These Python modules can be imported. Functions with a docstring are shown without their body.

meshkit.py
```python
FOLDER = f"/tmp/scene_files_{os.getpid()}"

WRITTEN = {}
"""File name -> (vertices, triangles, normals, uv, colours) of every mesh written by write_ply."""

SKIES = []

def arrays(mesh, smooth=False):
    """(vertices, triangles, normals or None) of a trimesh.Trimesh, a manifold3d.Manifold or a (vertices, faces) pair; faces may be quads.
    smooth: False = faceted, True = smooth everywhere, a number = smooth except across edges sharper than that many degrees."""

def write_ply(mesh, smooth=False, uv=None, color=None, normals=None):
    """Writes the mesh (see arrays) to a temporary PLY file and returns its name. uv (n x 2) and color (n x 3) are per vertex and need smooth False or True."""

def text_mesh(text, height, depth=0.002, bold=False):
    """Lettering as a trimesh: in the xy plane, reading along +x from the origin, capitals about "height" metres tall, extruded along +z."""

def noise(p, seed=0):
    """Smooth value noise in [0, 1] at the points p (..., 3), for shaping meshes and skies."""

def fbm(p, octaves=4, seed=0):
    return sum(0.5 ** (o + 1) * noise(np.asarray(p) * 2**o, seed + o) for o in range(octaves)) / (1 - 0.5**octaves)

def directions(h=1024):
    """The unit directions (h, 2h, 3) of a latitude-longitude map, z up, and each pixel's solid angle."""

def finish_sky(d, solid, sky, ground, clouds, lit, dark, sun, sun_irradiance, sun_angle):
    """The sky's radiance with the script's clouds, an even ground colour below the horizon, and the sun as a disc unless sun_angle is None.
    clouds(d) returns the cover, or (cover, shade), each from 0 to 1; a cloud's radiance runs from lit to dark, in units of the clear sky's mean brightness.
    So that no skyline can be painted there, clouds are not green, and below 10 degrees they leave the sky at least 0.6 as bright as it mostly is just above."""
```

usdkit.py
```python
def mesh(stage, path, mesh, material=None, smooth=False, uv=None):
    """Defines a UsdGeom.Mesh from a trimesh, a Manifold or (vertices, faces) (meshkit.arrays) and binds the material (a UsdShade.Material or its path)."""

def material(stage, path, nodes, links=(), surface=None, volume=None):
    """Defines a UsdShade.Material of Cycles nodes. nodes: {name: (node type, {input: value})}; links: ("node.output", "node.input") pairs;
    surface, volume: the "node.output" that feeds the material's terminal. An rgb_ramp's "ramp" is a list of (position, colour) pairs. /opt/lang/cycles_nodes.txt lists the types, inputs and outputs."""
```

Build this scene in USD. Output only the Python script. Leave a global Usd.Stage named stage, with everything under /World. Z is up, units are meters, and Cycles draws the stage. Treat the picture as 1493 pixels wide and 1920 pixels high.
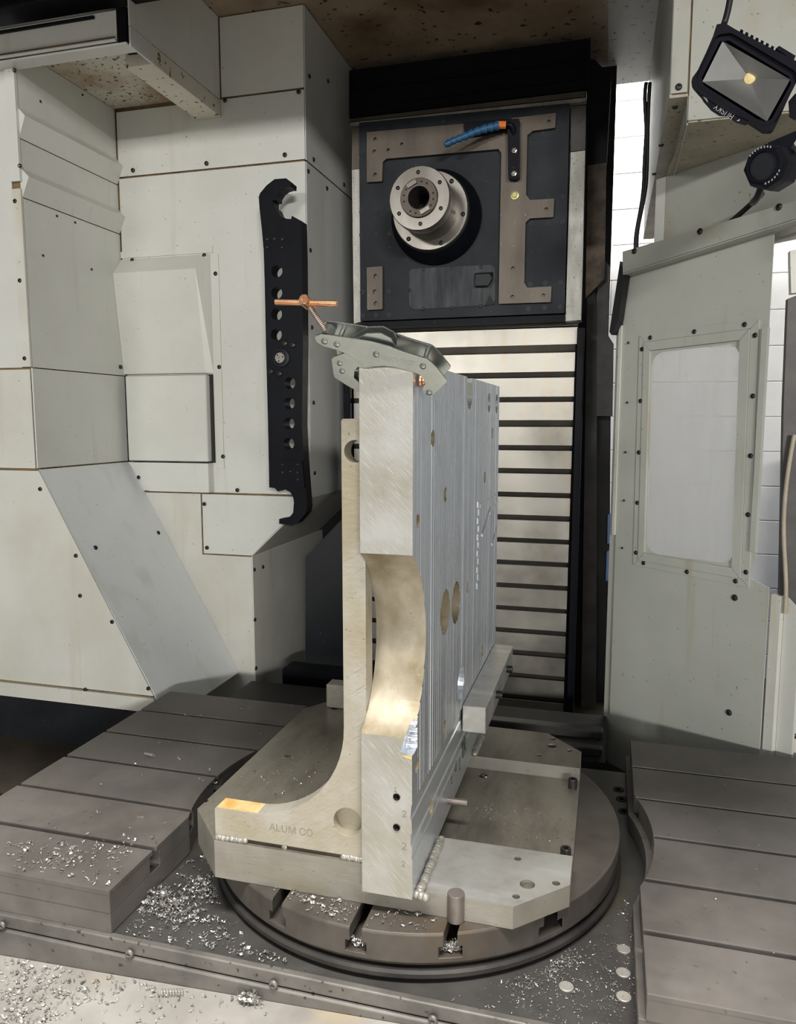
import math, random
import numpy as np, trimesh, usdkit, meshkit
from pxr import Usd, UsdGeom, UsdLux, UsdShade, Gf, Sdf
from shapely.geometry import Polygon, Point, box as sbox, LineString
from shapely import affinity
from shapely.ops import unary_union
import manifold3d as m3

stage = Usd.Stage.CreateInMemory()
UsdGeom.SetStageUpAxis(stage, UsdGeom.Tokens.z)
UsdGeom.SetStageMetersPerUnit(stage, 1.0)
UsdGeom.Xform.Define(stage, '/World')
rng = np.random.default_rng(7)
PI = math.pi

# ------------------------------------------------------------------ camera
CAM, YAW, PITCH, FPX = np.array([0, 0, 1.3]), .2701, .1201, 1425.2
_fw = np.array([-math.sin(YAW) * math.cos(PITCH), math.cos(YAW) * math.cos(PITCH), -math.sin(PITCH)])
_rt = np.array([math.cos(YAW), math.sin(YAW), 0]); _up = np.cross(_rt, _fw)
cam = UsdGeom.Camera.Define(stage, '/World/camera')
cam.CreateHorizontalApertureAttr(27.994); cam.CreateVerticalApertureAttr(36.0)
cam.CreateFocalLengthAttr(FPX / 1493 * 27.994); cam.CreateClippingRangeAttr(Gf.Vec2f(.05, 100))
cam.CreateFStopAttr(0.0); cam.CreateExposureAttr(0.0)
cam.AddTransformOp().Set(Gf.Matrix4d(*_rt, 0, *_up, 0, *(-_fw), 0, *CAM, 1))
# ------------------------------------------------------------------ light of the shop
def rect(name, pos, target, w, h, inten, col=(1, 1, 1)):
    l = UsdLux.RectLight.Define(stage, '/World/' + name)
    l.CreateWidthAttr(w); l.CreateHeightAttr(h); l.CreateIntensityAttr(inten); l.CreateColorAttr(Gf.Vec3f(*col)); l.CreateNormalizeAttr(False)
    p = np.array(pos, float); z = p - np.array(target, float); z /= np.linalg.norm(z)
    u = np.array([0, 0, 1.]) if abs(z[2]) < .95 else np.array([0, 1., 0])
    x = np.cross(u, z); x /= np.linalg.norm(x); y = np.cross(z, x)
    l.AddTransformOp().Set(Gf.Matrix4d(*x, 0, *y, 0, *z, 0, *p, 1))
dome = UsdLux.DomeLight.Define(stage, '/World/shop_daylight')
dome.CreateIntensityAttr(.12); dome.CreateColorAttr(Gf.Vec3f(.97, .99, 1.0))
rect('shop_window_light', (7.4, -15.6, 4.15), (-.6, 2, 1.6), 4.0, .55, 270, (1, .98, .94))
rect('shop_window_light_001', (-4.6, -17, 4.25), (-.6, 2, 1.6), 4.0, .55, 85, (1, .98, .95))
rect('shop_bay_light', (.1, -.35, 6.0), (.1, -.30, 0), 3.4, 1.7, 80, (1, .97, .93))
rect('shop_rear_light', (.9, 3.75, 4.8), (.9, 4.75, 1.2), 2.8, .6, 42, (1, .99, .97))

# ------------------------------------------------------------------ materials
def mk(name, c1, c2=None, sc=6, rough=.5, metal=0., bump=0., bsc=60, st=(1, 1, 1), bst=(1, 1, 1), bev=0., spk=None, rr=None, detail=4, lo=.35, hi=.65, spec=None, st2=None, rnd=0.):
    c2 = c2 or c1
    n = {'g': ('geometry', {}), 'm': ('mapping', {'scale': st}), 'n': ('noise_texture', {'scale': sc, 'detail': detail, 'roughness': .6}),
         'r': ('rgb_ramp', {'ramp': [(lo, c1), (hi, c2)]}), 'p': ('principled_bsdf', {'metallic': metal, 'roughness': rough})}
    if spec is not None: n['p'][1]['specular_ior_level'] = spec
    L = [('g.position', 'm.vector'), ('m.vector', 'n.vector'), ('n.fac', 'r.fac')]
    out = 'r.color'
    if st2:      # second, streak layer: (scale vec, scale, colour, lo, hi)
        if len(st2) > 5: n['mq'] = ('mapping', {'rotation': st2[5]}); L += [('g.position', 'mq.vector'), ('mq.vector', 'm2.vector')]
        else: L += [('g.position', 'm2.vector')]
        n['m2'] = ('mapping', {'scale': st2[0]}); n['n2'] = ('noise_texture', {'scale': st2[1], 'detail': 3})
        n['r2'] = ('rgb_ramp', {'ramp': [(st2[3], (0, 0, 0)), (st2[4], (1, 1, 1))]}); n['x2'] = ('mix_color', {'b': st2[2]})
        L += [('m2.vector', 'n2.vector'), ('n2.fac', 'r2.fac'), ('r2.color', 'x2.fac'), (out, 'x2.a')]; out = 'x2.result'
    if spk:      # small specks: (scale, colour, lo, hi)
        n['n3'] = ('noise_texture', {'scale': spk[0], 'detail': 1}); n['r3'] = ('rgb_ramp', {'ramp': [(spk[2], (0, 0, 0)), (spk[3], (1, 1, 1))]})
        n['x3'] = ('mix_color', {'b': spk[1]})
        L += [('g.position', 'n3.vector'), ('n3.fac', 'r3.fac'), ('r3.color', 'x3.fac'), (out, 'x3.a')]; out = 'x3.result'
    if rnd:
        n['oi'] = ('object_info', {}); n['mr'] = ('map_range', {'to_min': 1 - rnd, 'to_max': 1 + rnd}); n['hv'] = ('hsv', {})
        L += [('oi.random', 'mr.value'), ('mr.result', 'hv.value'), (out, 'hv.color')]; out = 'hv.color'
    L.append((out, 'p.base_color'))
    if rr:
        n['rr'] = ('map_range', {'from_min': .3, 'from_max': .7, 'to_min': rr[0], 'to_max': rr[1], 'clamp': True}); L += [('n.fac', 'rr.value'), ('rr.result', 'p.roughness')]
    nrm = None
    if bev:
        n['bv'] = ('bevel', {'radius': bev, 'samples': 4}); nrm = 'bv.bevel'
    if bump:
        n['bm'] = ('mapping', {'scale': bst}); n['bn'] = ('noise_texture', {'scale': bsc, 'detail': 3}); n['b'] = ('bump', {'strength': bump, 'distance': .002})
        L += [('g.position', 'bm.vector'), ('bm.vector', 'bn.vector'), ('bn.fac', 'b.height')]
        if nrm: L.append((nrm, 'b.normal'))
        nrm = 'b.normal'
    if nrm: L.append((nrm, 'p.normal'))
    return usdkit.material(stage, '/World/Looks/' + name, n, L, surface='p.BSDF')
M = {}
M['cream'] = mk('cream_paint', (.60, .60, .55), (.66, .665, .62), 2.2, .34, bump=.05, bsc=30, st2=((9, 9, .7), 2.2, (.56, .54, .46), .60, .85), spk=(110, (.3, .25, .18), .765, .785))
M['creamg'] = mk('glossy_cream_paint', (.55, .555, .53), (.60, .605, .58), 2.2, .17, spk=(110, (.3, .25, .18), .765, .785))
M['cream2'] = mk('cream_paint_soiled', (.56, .55, .48), (.64, .635, .58), 3, .36, bump=.05, bsc=30, st2=((8, 8, .6), 2.0, (.53, .49, .38), .56, .82), spk=(110, (.28, .22, .16), .755, .78))
M['chute'] = mk('chute_paint_side_lit', (.72, .75, .76), (.77, .79, .79), 3, .3, bump=.05, bsc=25, st2=((3, 3, 1.2), 3.0, (.66, .67, .64), .55, .75), spk=(100, (.3, .25, .18), .765, .785))  # paler and bluer than the wall cream: side light put into the colour
M['door'] = mk('door_paint', (.43, .44, .39), (.49, .50, .45), 2.5, .38, bump=.05, bsc=30, st2=((8, 8, .7), 2.0, (.40, .37, .27), .58, .78), spk=(100, (.2, .18, .14), .76, .785))
M['hdr'] = mk('header_paint', (.37, .38, .335), (.43, .43, .385), 3, .4, st2=((2, 2, 2), 2.2, (.36, .31, .21), .52, .72), spk=(90, (.2, .15, .11), .75, .785))
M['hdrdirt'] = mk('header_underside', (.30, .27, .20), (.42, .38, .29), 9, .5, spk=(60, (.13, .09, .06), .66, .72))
M['rustspot'] = mk('spotted_paint', (.60, .57, .46), (.66, .63, .53), 4, .5, spk=(48, (.12, .075, .045), .66, .69))
M['rustbox'] = mk('rusty_underside', (.58, .56, .47), (.34, .24, .16), 3.2, .5, lo=.46, hi=.66, spk=(60, (.11, .06, .04), .63, .68))
M['seam'] = mk('seam_brown', (.24, .16, .065), (.10, .08, .05), 12, .7)
M['dark'] = mk('dark_paint', (.005, .0065, .009), (.010, .012, .015), 6, .38, spk=(160, (.25, .25, .24), .78, .80))
M['black'] = mk('black_paint', (.003, .0035, .006), (.005, .006, .010), 8, .45, spec=.15, spk=(170, (.3, .3, .3), .80, .815))
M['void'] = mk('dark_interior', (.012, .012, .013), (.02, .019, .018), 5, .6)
M['headblue'] = mk('head_paint', (.012, .016, .021), (.024, .029, .034), 6, .5, spec=.22, bump=.06, bsc=40, spk=(130, (.4, .4, .38), .775, .80))
M['headcov'] = mk('head_cover', (.024, .028, .033), (.075, .08, .085), 5, .5, spec=.25, st=(5, 1, .8))
M['plug'] = mk('head_plug', (.008, .010, .013), (.015, .018, .022), 12, .42, spec=.3)
M['bracket'] = mk('brown_steel', (.085, .070, .056), (.14, .118, .096), 7, .42, .55, bump=.08, bsc=50, st=(1, 1, .35), spk=(120, (.4, .39, .36), .77, .80))
M['steel'] = mk('ground_steel', (.21, .195, .17), (.33, .31, .28), 8, .3, .9, st=(1, 1, .4))
M['steelstrip'] = mk('stained_steel', (.30, .29, .26), (.50, .49, .45), 9, .42, .5, st=(2, 2, .5), spk=(160, (.17, .14, .1), .66, .74))
M['bed'] = mk('bed_iron', (.080, .072, .064), (.135, .122, .110), 5, .5, .12, bump=.12, bsc=45, bev=.003, spk=(60, (.075, .066, .058), .70, .76), rr=(.46, .6))
M['bedside'] = mk('bed_iron_side', (.072, .064, .056), (.12, .106, .094), 9, .5, .12, bump=.15, bsc=40, bev=.003, spk=(55, (.035, .03, .026), .64, .70))
M['slot'] = mk('slot_iron', (.014, .013, .012), (.025, .023, .021), 12, .45, .3)
M['saddle'] = mk('saddle_iron', (.045, .043, .042), (.078, .073, .067), 6, .32, .3, bump=.1, bsc=35, st2=((1, 1, 1), 4, (.085, .068, .045), .6, .74))
M['strip'] = mk('saddle_strip', (.10, .094, .085), (.17, .16, .145), 8, .45, .4, bump=.12, bsc=40, bev=.003, spk=(70, (.055, .045, .035), .68, .73))
M['table'] = mk('table_iron', (.062, .054, .047), (.10, .088, .075), 7, .42, .3, bump=.1, bsc=45, bev=.003, st2=((1, 1, .6), 5, (.075, .055, .037), .55, .7), rr=(.34, .5))
M['rim'] = mk('rim_iron', (.030, .028, .027), (.055, .05, .046), 8, .36, .4)
M['pan'] = mk('pan_steel', (.22, .205, .185), (.32, .305, .28), 5, .42, .25, bump=.12, bsc=25, st2=((1, 1.6, 1), 3.2, (.38, .31, .20), .6, .78), spk=(90, (.2, .17, .13), .74, .78))
M['alu'] = mk('sawn_aluminium', (.30, .285, .235), (.385, .382, .362), 7, .42, .35, bump=.16, bsc=140, bst=(1.0, 1.0, .6), bev=.002, st2=((1.2, 1, 16), 26, (.46, .455, .435), .55, .8, (0, -.8, 0)), spk=(150, (.34, .28, .2), .75, .79), rr=(.34, .5))
M['alugus'] = mk('gusset_aluminium', (.32, .28, .19), (.40, .378, .325), 8, .45, .3, bump=.25, bsc=50, bst=(1, 1, 3), bev=.002, st2=((1.2, 1, 18), 20, (.27, .25, .19), .58, .8, (0, .6, 0)), spk=(150, (.22, .18, .12), .735, .775))
M['alubite'] = mk('bore_aluminium', (.17, .13, .065), (.38, .34, .26), 9, .42, .3, bump=.08, bsc=60, bev=.001, st=(1, 1, .7), spk=(220, (.36, .27, .13), .64, .72))
M['mill'] = mk('milled_aluminium', (.60, .63, .67), (.66, .69, .73), 14, .36, .95)
M['deck'] = mk('oily_deck', (.17, .155, .125), (.29, .265, .215), 6, .34, .55, bump=.05, bsc=18, st=(1.6, .5, 1), spk=(110, (.10, .085, .06), .70, .76), rr=(.26, .44))
M['pad'] = mk('pad_aluminium', (.44, .425, .385), (.58, .57, .53), 5, .3, .75, bump=.06, bsc=30, bst=(.4, 3, 1), bev=.0015, st2=((.7, 5, 1), 3, (.72, .71, .69), .58, .72), rr=(.24, .42))
M['basefr'] = mk('base_aluminium', (.22, .205, .17), (.30, .285, .25), 6, .42, .4, bump=.22, bsc=40, bst=(.5, .5, 3), bev=.0015, st2=((1.5, 1.5, 4), 3, (.25, .225, .165), .57, .75), spk=(110, (.17, .14, .09), .72, .76))
M['yellow'] = mk('yellow_dye', (.52, .30, .06), (.60, .50, .28), 22, .5, .1, bump=.2, bsc=60)
M['weld'] = mk('weld_bead', (.24, .225, .19), (.34, .325, .285), 60, .42, .5)
M['gap'] = mk('weld_gap', (.03, .022, .014), (.06, .045, .03), 20, .5)
M['zinc'] = mk('zinc_plate', (.31, .335, .315), (.42, .445, .42), 9, .3, .9, bump=.04, bsc=60, bev=.0008, rr=(.24, .4))
M['copper'] = mk('copper', (.72, .34, .17), (.82, .46, .27), 18, .3, .95, spk=(300, (.3, .13, .07), .7, .75))
M['screwst'] = mk('screw_thread', (.36, .28, .23), (.48, .40, .35), 40, .35, .9)
M['screw'] = mk('black_screw', (.035, .033, .03), (.06, .056, .05), 40, .32, .6)
M['holeblk'] = mk('dark_hole', (.012, .011, .010), (.02, .018, .016), 30, .7)
M['pin'] = mk('dowel_steel', (.16, .135, .12), (.22, .19, .17), 30, .42, .6)
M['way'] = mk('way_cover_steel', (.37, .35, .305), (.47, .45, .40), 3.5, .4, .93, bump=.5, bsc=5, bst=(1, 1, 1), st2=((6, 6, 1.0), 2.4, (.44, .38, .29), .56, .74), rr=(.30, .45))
M['wiper'] = mk('way_cover_wiper', (.11, .10, .085), (.15, .14, .12), 8, .42, .7)
M['rustcol'] = mk('rusty_column', (.055, .042, .033), (.17, .12, .08), 16, .6, .1, bump=.2, bsc=70, lo=.38, hi=.72, spk=(120, (.33, .27, .2), .74, .78))
M['colgrey'] = mk('column_grey', (.050, .045, .043), (.085, .077, .073), 10, .5, .2)
M['roof'] = mk('roof_sheet', (.33, .325, .30), (.40, .395, .37), 4, .5, spk=(40, (.07, .06, .05), .67, .69), bump=.1, bsc=30)
M['roofbr'] = mk('roof_sheet_stained', (.20, .14, .085), (.36, .275, .185), 2.2, .42, bump=.15, bsc=35, spk=(32, (.05, .033, .02), .66, .70), st2=((1, 1, 1), 3.2, (.10, .058, .03), .52, .72))
M['block'] = mk('white_block', (.50, .50, .495), (.55, .55, .545), 4, .7, bump=.1, bsc=60)
M['mortar'] = mk('block_mortar', (.47, .47, .465), None, 6, .8)
M['shopfloor'] = mk('shop_floor', (.10, .098, .095), (.14, .135, .13), 3, .5)
M['pit'] = mk('pit_floor', (.030, .022, .014), (.062, .047, .032), 8, .45, bump=.2, bsc=30)
M['chip'] = mk('aluminium_chip', (.34, .33, .30), (.50, .49, .46), 60, .38, .7)
M['lampblk'] = mk('lamp_plastic', (.004, .0045, .009), (.006, .0065, .012), 20, .55, spec=.12)
M['reflector'] = mk('lamp_reflector', (.33, .33, .32), (.40, .40, .39), 10, .32, .85)
M['led'] = mk('lamp_led', (.85, .62, .22), (.9, .78, .45), 200, .5)
M['white'] = mk('white_print', (.42, .42, .41), None, 10, .5)
M['greymark'] = mk('grey_print', (.34, .34, .33), None, 10, .5)
M['stamp'] = mk('stamped_mark', (.22, .20, .165), None, 10, .5, .3)
M['stampf'] = mk('faint_stamp', (.235, .22, .18), None, 10, .5, .3)
M['marker'] = mk('green_marker', (.02, .055, .03), None, 10, .5)
M['bluehose'] = mk('hose_blue', (.015, .075, .17), (.02, .10, .22), 20, .32)
M['orange'] = mk('hose_orange', (.75, .17, .03), (.8, .22, .05), 20, .4)
M['brass'] = mk('brass', (.42, .40, .18), (.5, .48, .24), 20, .35, .6)
M['cable'] = mk('cable_black', (.012, .012, .014), None, 10, .45)
M['bluepaint'] = mk('blue_cabinet', (.16, .30, .62), (.2, .34, .66), 4, .4)
M['khaki'] = mk('khaki_paint', (.60, .53, .36), None, 4, .5)
M['hose'] = mk('beige_hose', (.38, .33, .24), (.46, .41, .32), 20, .5)
# scratched clear pane: lets the shop behind show through, hazy
usdkit.material(stage, '/World/Looks/pane', {
    'g': ('geometry', {}), 'm': ('mapping', {'scale': (6, 6, .8)}), 'n': ('noise_texture', {'scale': 2.5, 'detail': 4}), 'r': ('rgb_ramp', {'ramp': [(.3, (.42, .42, .42)), (.7, (.60, .60, .60))]}),
    't': ('transparent_bsdf', {'color': (.95, .95, .94)}), 'tl': ('translucent_bsdf', {'color': (.95, .95, .94)}), 'd': ('diffuse_bsdf', {'color': (.74, .74, .73)}),
    'x': ('mix_closure', {'fac': .12}), 'y': ('mix_closure', {}), 'gl': ('glossy_bsdf', {'roughness': .25, 'color': (.9, .9, .9)}), 'f': ('fresnel', {'IOR': 1.45}), 'z': ('mix_closure', {})},
    [('g.position', 'm.vector'), ('m.vector', 'n.vector'), ('n.fac', 'r.fac'), ('tl.BSDF', 'x.closure1'), ('d.BSDF', 'x.closure2'), ('t.BSDF', 'y.closure1'), ('x.closure', 'y.closure2'),
     ('r.color', 'y.fac'), ('y.closure', 'z.closure1'), ('gl.BSDF', 'z.closure2'), ('f.fac', 'z.fac')], surface='z.closure')
M['pane'] = UsdShade.Material.Get(stage, '/World/Looks/pane')

# ------------------------------------------------------------------ scene helpers
ORG, CNT = {}, {}
def numbered(parent, name):
    k = parent + '/' + name; n = CNT.get(k, 0); CNT[k] = n + 1
    return k if n == 0 else f'{k}_{n:03d}'
def tag(p, label=None, cat=None, group=None, kind=None):
    p = p.GetPrim() if hasattr(p, 'GetPrim') else p
    for k, v in (('label', label), ('category', cat), ('group', group), ('kind', kind)):
        if v: p.SetCustomDataByKey(k, v)
    return p
def thing(name, label=None, cat=None, loc=(0, 0, 0), group=None, kind=None):
    path = numbered('/World', name); x = UsdGeom.Xform.Define(stage, path); x.AddTranslateOp().Set(Gf.Vec3d(*map(float, loc)))
    ORG[path] = np.array(loc, float); tag(x, label, cat, group, kind)
    return path
def obj(name, mesh, mat, parent=None, label=None, smooth=False, cat=None, group=None, kind=None):
    par = parent or '/World'; path = numbered(par, name); o = ORG.get(par, np.zeros(3))
    v, f = (np.asarray(mesh.vertices), np.asarray(mesh.faces))
    mm = usdkit.mesh(stage, path, trimesh.Trimesh(v - o, f, process=False), M[mat], smooth)
    ORG[path] = o; tag(mm, label, cat, group, kind)
    return path
cat_ = trimesh.util.concatenate
def man(mesh):
    m = mesh.copy(); m.merge_vertices(); return m3.Manifold(m3.Mesh(np.asarray(m.vertices, np.float32), np.asarray(m.faces, np.uint32)))
def tm(man_):
    m = man_.to_mesh(); return trimesh.Trimesh(m.vert_properties[:, :3], m.tri_verts, process=False)
def cut(mesh, *tools):
    a = man(mesh)
    for t in tools: a = a - man(t)
    return tm(a)
def hull(pts): return trimesh.Trimesh(np.asarray(pts, float), [], process=False).convex_hull
def bx(x0, x1, y0, y1, z0, z1, c=0.):
    x0, x1 = sorted((x0, x1)); y0, y1 = sorted((y0, y1)); z0, z1 = sorted((z0, z1))
    if c <= 0:
        b = trimesh.creation.box((x1 - x0, y1 - y0, z1 - z0)); b.apply_translation(((x0 + x1) / 2, (y0 + y1) / 2, (z0 + z1) / 2)); return b
    P = []
    for x, sx in ((x0, 1), (x1, -1)):
        for y, sy in ((y0, 1), (y1, -1)):
            for z, sz in ((z0, 1), (z1, -1)):
                P += [(x + sx * c, y + sy * c, z), (x + sx * c, y, z + sz * c), (x, y + sy * c, z + sz * c)]
    return hull(P)
def frame_mesh(poly, o, U, V, N, d0, d1):
    """polygon in (U,V) from depth d0 to d1 along N (U x V = N)"""
    if not hasattr(poly, 'geom_type'): poly = Polygon(poly)
    poly = poly.buffer(0)
    gs = getattr(poly, 'geoms', [poly])
    out = []
    for g in gs:
        e = trimesh.creation.extrude_polygon(g, d1 - d0, engine='earcut'); v = e.vertices
        out.append(trimesh.Trimesh(np.asarray(o) + v[:, :1] * U + v[:, 1:2] * V + (v[:, 2:] + d0) * N, e.faces, process=False))
    return cat_(out)
ex, ey, ez = np.eye(3)
def ext_y(poly, yf, yb): return frame_mesh(poly, np.zeros(3), ex, ez, -ey, -yb, -yf)      # (x,z)
def ext_x(poly, x0, x1): return frame_mesh(poly, np.zeros(3), ey, ez, ex, x0, x1)         # (y,z)
def ext_z(poly, z0, z1): return frame_mesh(poly, np.zeros(3), ex, ey, ez, z0, z1)         # (x,y)
def cyl(p, q, r, r2=None, n=24):
    p, q = np.array(p, float), np.array(q, float); d = q - p; L = np.linalg.norm(d); d /= L
    a = np.cross(d, [0, 0, 1.] if abs(d[2]) < .9 else [1., 0, 0]); a /= np.linalg.norm(a); b = np.cross(d, a)
    t = np.arange(n) / n * 2 * PI; r2 = r if r2 is None else r2
    ring = np.cos(t)[:, None] * a + np.sin(t)[:, None] * b
    v = np.vstack([p + ring * r, q + ring * r2, [p], [q]]); i = np.arange(n); j = (i + 1) % n
    f = np.vstack([np.c_[i, j, j + n], np.c_[i, j + n, i + n], np.c_[j, i, np.full(n, 2 * n)], np.c_[i + n, j + n, np.full(n, 2 * n + 1)]])
    m = trimesh.Trimesh(v, f, process=False)
    if m.volume < 0: m.invert()
    return m
def lathe(prof, p, d, n=32):
    """profile (r, h) revolved about axis d from p; closed if it starts and ends at r=0"""
    d = np.array(d, float); d /= np.linalg.norm(d); a = np.cross(d, [0, 0, 1.] if abs(d[2]) < .9 else [1., 0, 0]); a /= np.linalg.norm(a); b = np.cross(d, a)
    m = trimesh.creation.revolve(np.array(prof, float), sections=n); v = m.vertices
    m = trimesh.Trimesh(np.array(p, float) + v[:, :1] * a + v[:, 1:2] * b + v[:, 2:] * d, m.faces, process=False)
    if m.volume < 0: m.invert()
    return m
def tube(pts, r, n=8, smooth_to=None):
    pts = np.array(pts, float)
    if smooth_to:
        from scipy.interpolate import CubicSpline
        t = np.r_[0, np.cumsum(np.linalg.norm(np.diff(pts, axis=0), axis=1))]; pts = CubicSpline(t, pts)(np.linspace(0, t[-1], smooth_to))
    m = len(pts); T = np.gradient(pts, axis=0); T /= np.linalg.norm(T, axis=1)[:, None]
    a = np.cross(T[0], [0.3, .5, .8]); a /= np.linalg.norm(a); V = []
    r = np.broadcast_to(r, m); th = np.arange(n) / n * 2 * PI
    for k in range(m):
        a = a - T[k] * (a @ T[k]); a /= np.linalg.norm(a); b = np.cross(T[k], a)
        V.append(pts[k] + r[k] * (np.cos(th)[:, None] * a + np.sin(th)[:, None] * b))
    V = np.vstack(V + [[pts[0]], [pts[-1]]]); F = []
    for k in range(m - 1):
        for i in range(n):
            j = (i + 1) % n; F += [(k * n + i, k * n + j, k * n + n + j), (k * n + i, k * n + n + j, k * n + n + i)]
    for i in range(n):
        j = (i + 1) % n; F += [(j, i, m * n), ((m - 1) * n + i, (m - 1) * n + j, m * n + 1)]
    me = trimesh.Trimesh(V, F, process=False)
    if me.volume < 0: me.invert()
    return me
# measuring: the sight line of the survey photo met with a real plane of the machine
def ray(u, v):
    return _rt * ((u - 746.5) / FPX) + _up * (-(v - 960) / FPX) + _fw
def onp(u, v, p0, n): d = ray(u, v); return CAM + d * (np.dot(np.array(p0) - CAM, n) / np.dot(d, n))
def YP(u, v, y): return onp(u, v, (0, y, 0), ey)
def XP(u, v, x): return onp(u, v, (x, 0, 0), ex)
def ZP(u, v, z): return onp(u, v, (0, 0, z), ez)
def cr(ox, oy, s, pts): return [(a / s + ox, b / s + oy) for a, b in pts]
def xz(pts, y): return [tuple(YP(u, v, y)[[0, 2]]) for u, v in pts]
def yz(pts, x): return [tuple(XP(u, v, x)[[1, 2]]) for u, v in pts]
def rpoly(p, r): return Polygon(p).buffer(-r, join_style=2).buffer(r, quad_segs=5) if r else Polygon(p)
def screw(p, n, r=.0085, parent=None, name='screw', mat='screw', h=None):
    """button-head socket screw, head outward along n"""
    h = h or r * .55; s = .42 * r
    obj(name, lathe([(0, -.001), (r, -.001), (r, h * .25), (r * .86, h * .7), (r * .6, h), (s, h), (s * .9, h * .25), (0, h * .25)], p, n, 14), mat, parent, smooth=35)
def cap_screw(p, d, r, h, parent, name='cap_screw', mat='screw'):
    """socket head cap screw standing up from p along d"""
    obj(name, lathe([(0, -.001), (r, -.001), (r, h * .9), (r * .92, h), (r * .5, h), (r * .48, h * .45), (0, h * .4)], p, d, 24), mat, parent, smooth=35)

# ================================================================== SETTING
# ---- machine roof and front header (the machine's own roof: keeps the shop light out of the top)
roof = thing('ceiling', 'stained sheet steel roof of the machine enclosure', None, (0, 2, 2.85), kind='structure')
obj('roof_sheet', bx(-2.7, -.055, .74, 3.9, 2.85, 2.87), 'roofbr', roof, 'brown stained roof sheet')
obj('roof_sheet', bx(-.056, 1.6, .74, 3.88, 2.849, 2.87), 'roof', roof, 'grey roof sheet flecked with dark spots')
obj('header_beam', bx(-2.7, 1.6, .70, .76, 2.622, 2.87, .004), 'hdr', roof)

# ---- left wall: front panels at Y=2.3, recess side at X=-1.99, chute
WF, WX, WB = 2.3, -1.99, 2.85
wl = thing('wall_left', 'cream sheet metal panels at the left of the machine with a slanting chute', None, (-2, 2.3, 0), kind='structure')
def fpan(poly, y, name='panel', mat='cream', parent=None, th=.004, label=None, g=.002):
    p = (Polygon(poly) if not hasattr(poly, 'geom_type') else poly).buffer(-g, join_style=2)
    return obj(name, ext_y(p, y, y + th), mat, parent, label)
obj('backing', ext_y([(-2.7, .25), (-1.53, .25), (-1.55, .32), (-1.992, 1.12), (-1.992, 2.56), (-2.7, 2.56)], 2.306, 2.32), 'seam', wl)
fpan([(-2.7, 1.485), (-2.028, 1.485), (-2.028, 2.56), (-2.7, 2.56)], 2.3, parent=wl)
fpan([(-2.028, 2.118), (-1.985, 2.118), (-1.985, 2.56), (-2.028, 2.56)], 2.291, 'edge_strip', parent=wl, th=.012)
fpan([(-2.03, 1.487), (-1.988, 1.487), (-1.988, 2.098), (-2.03, 2.098)], 2.294, 'edge_strip', 'cream2', wl, .01)
fpan([(-2.7, 1.125), (-1.995, 1.125), (-1.995, 1.482), (-2.7, 1.482)], 2.297, parent=wl, mat='cream2')
fpan([(-2.7, .315), (-1.545, .315), (-1.985, 1.12), (-2.7, 1.12)], 2.3, parent=wl, mat='cream2', label='lower panel with a slanted edge along the chute')
fpan([(-2.7, .255), (-1.512, .255), (-1.543, .312), (-2.7, .312)], 2.292, 'bottom_strip', 'cream2', wl, .02)
obj('kick_plate', bx(-2.7, -1.49, 2.33, 2.345, .06, .254), 'dark', wl, 'blue-black kick plate')
prof = [(0, 1.488), (0, 2.07), (.030, 2.135), (.004, 2.16), (0, 2.166), (0, 2.265), (.028, 2.335), (.004, 2.36), (0, 2.368), (0, 2.56), (-.006, 2.56), (-.006, 1.488)]
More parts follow.
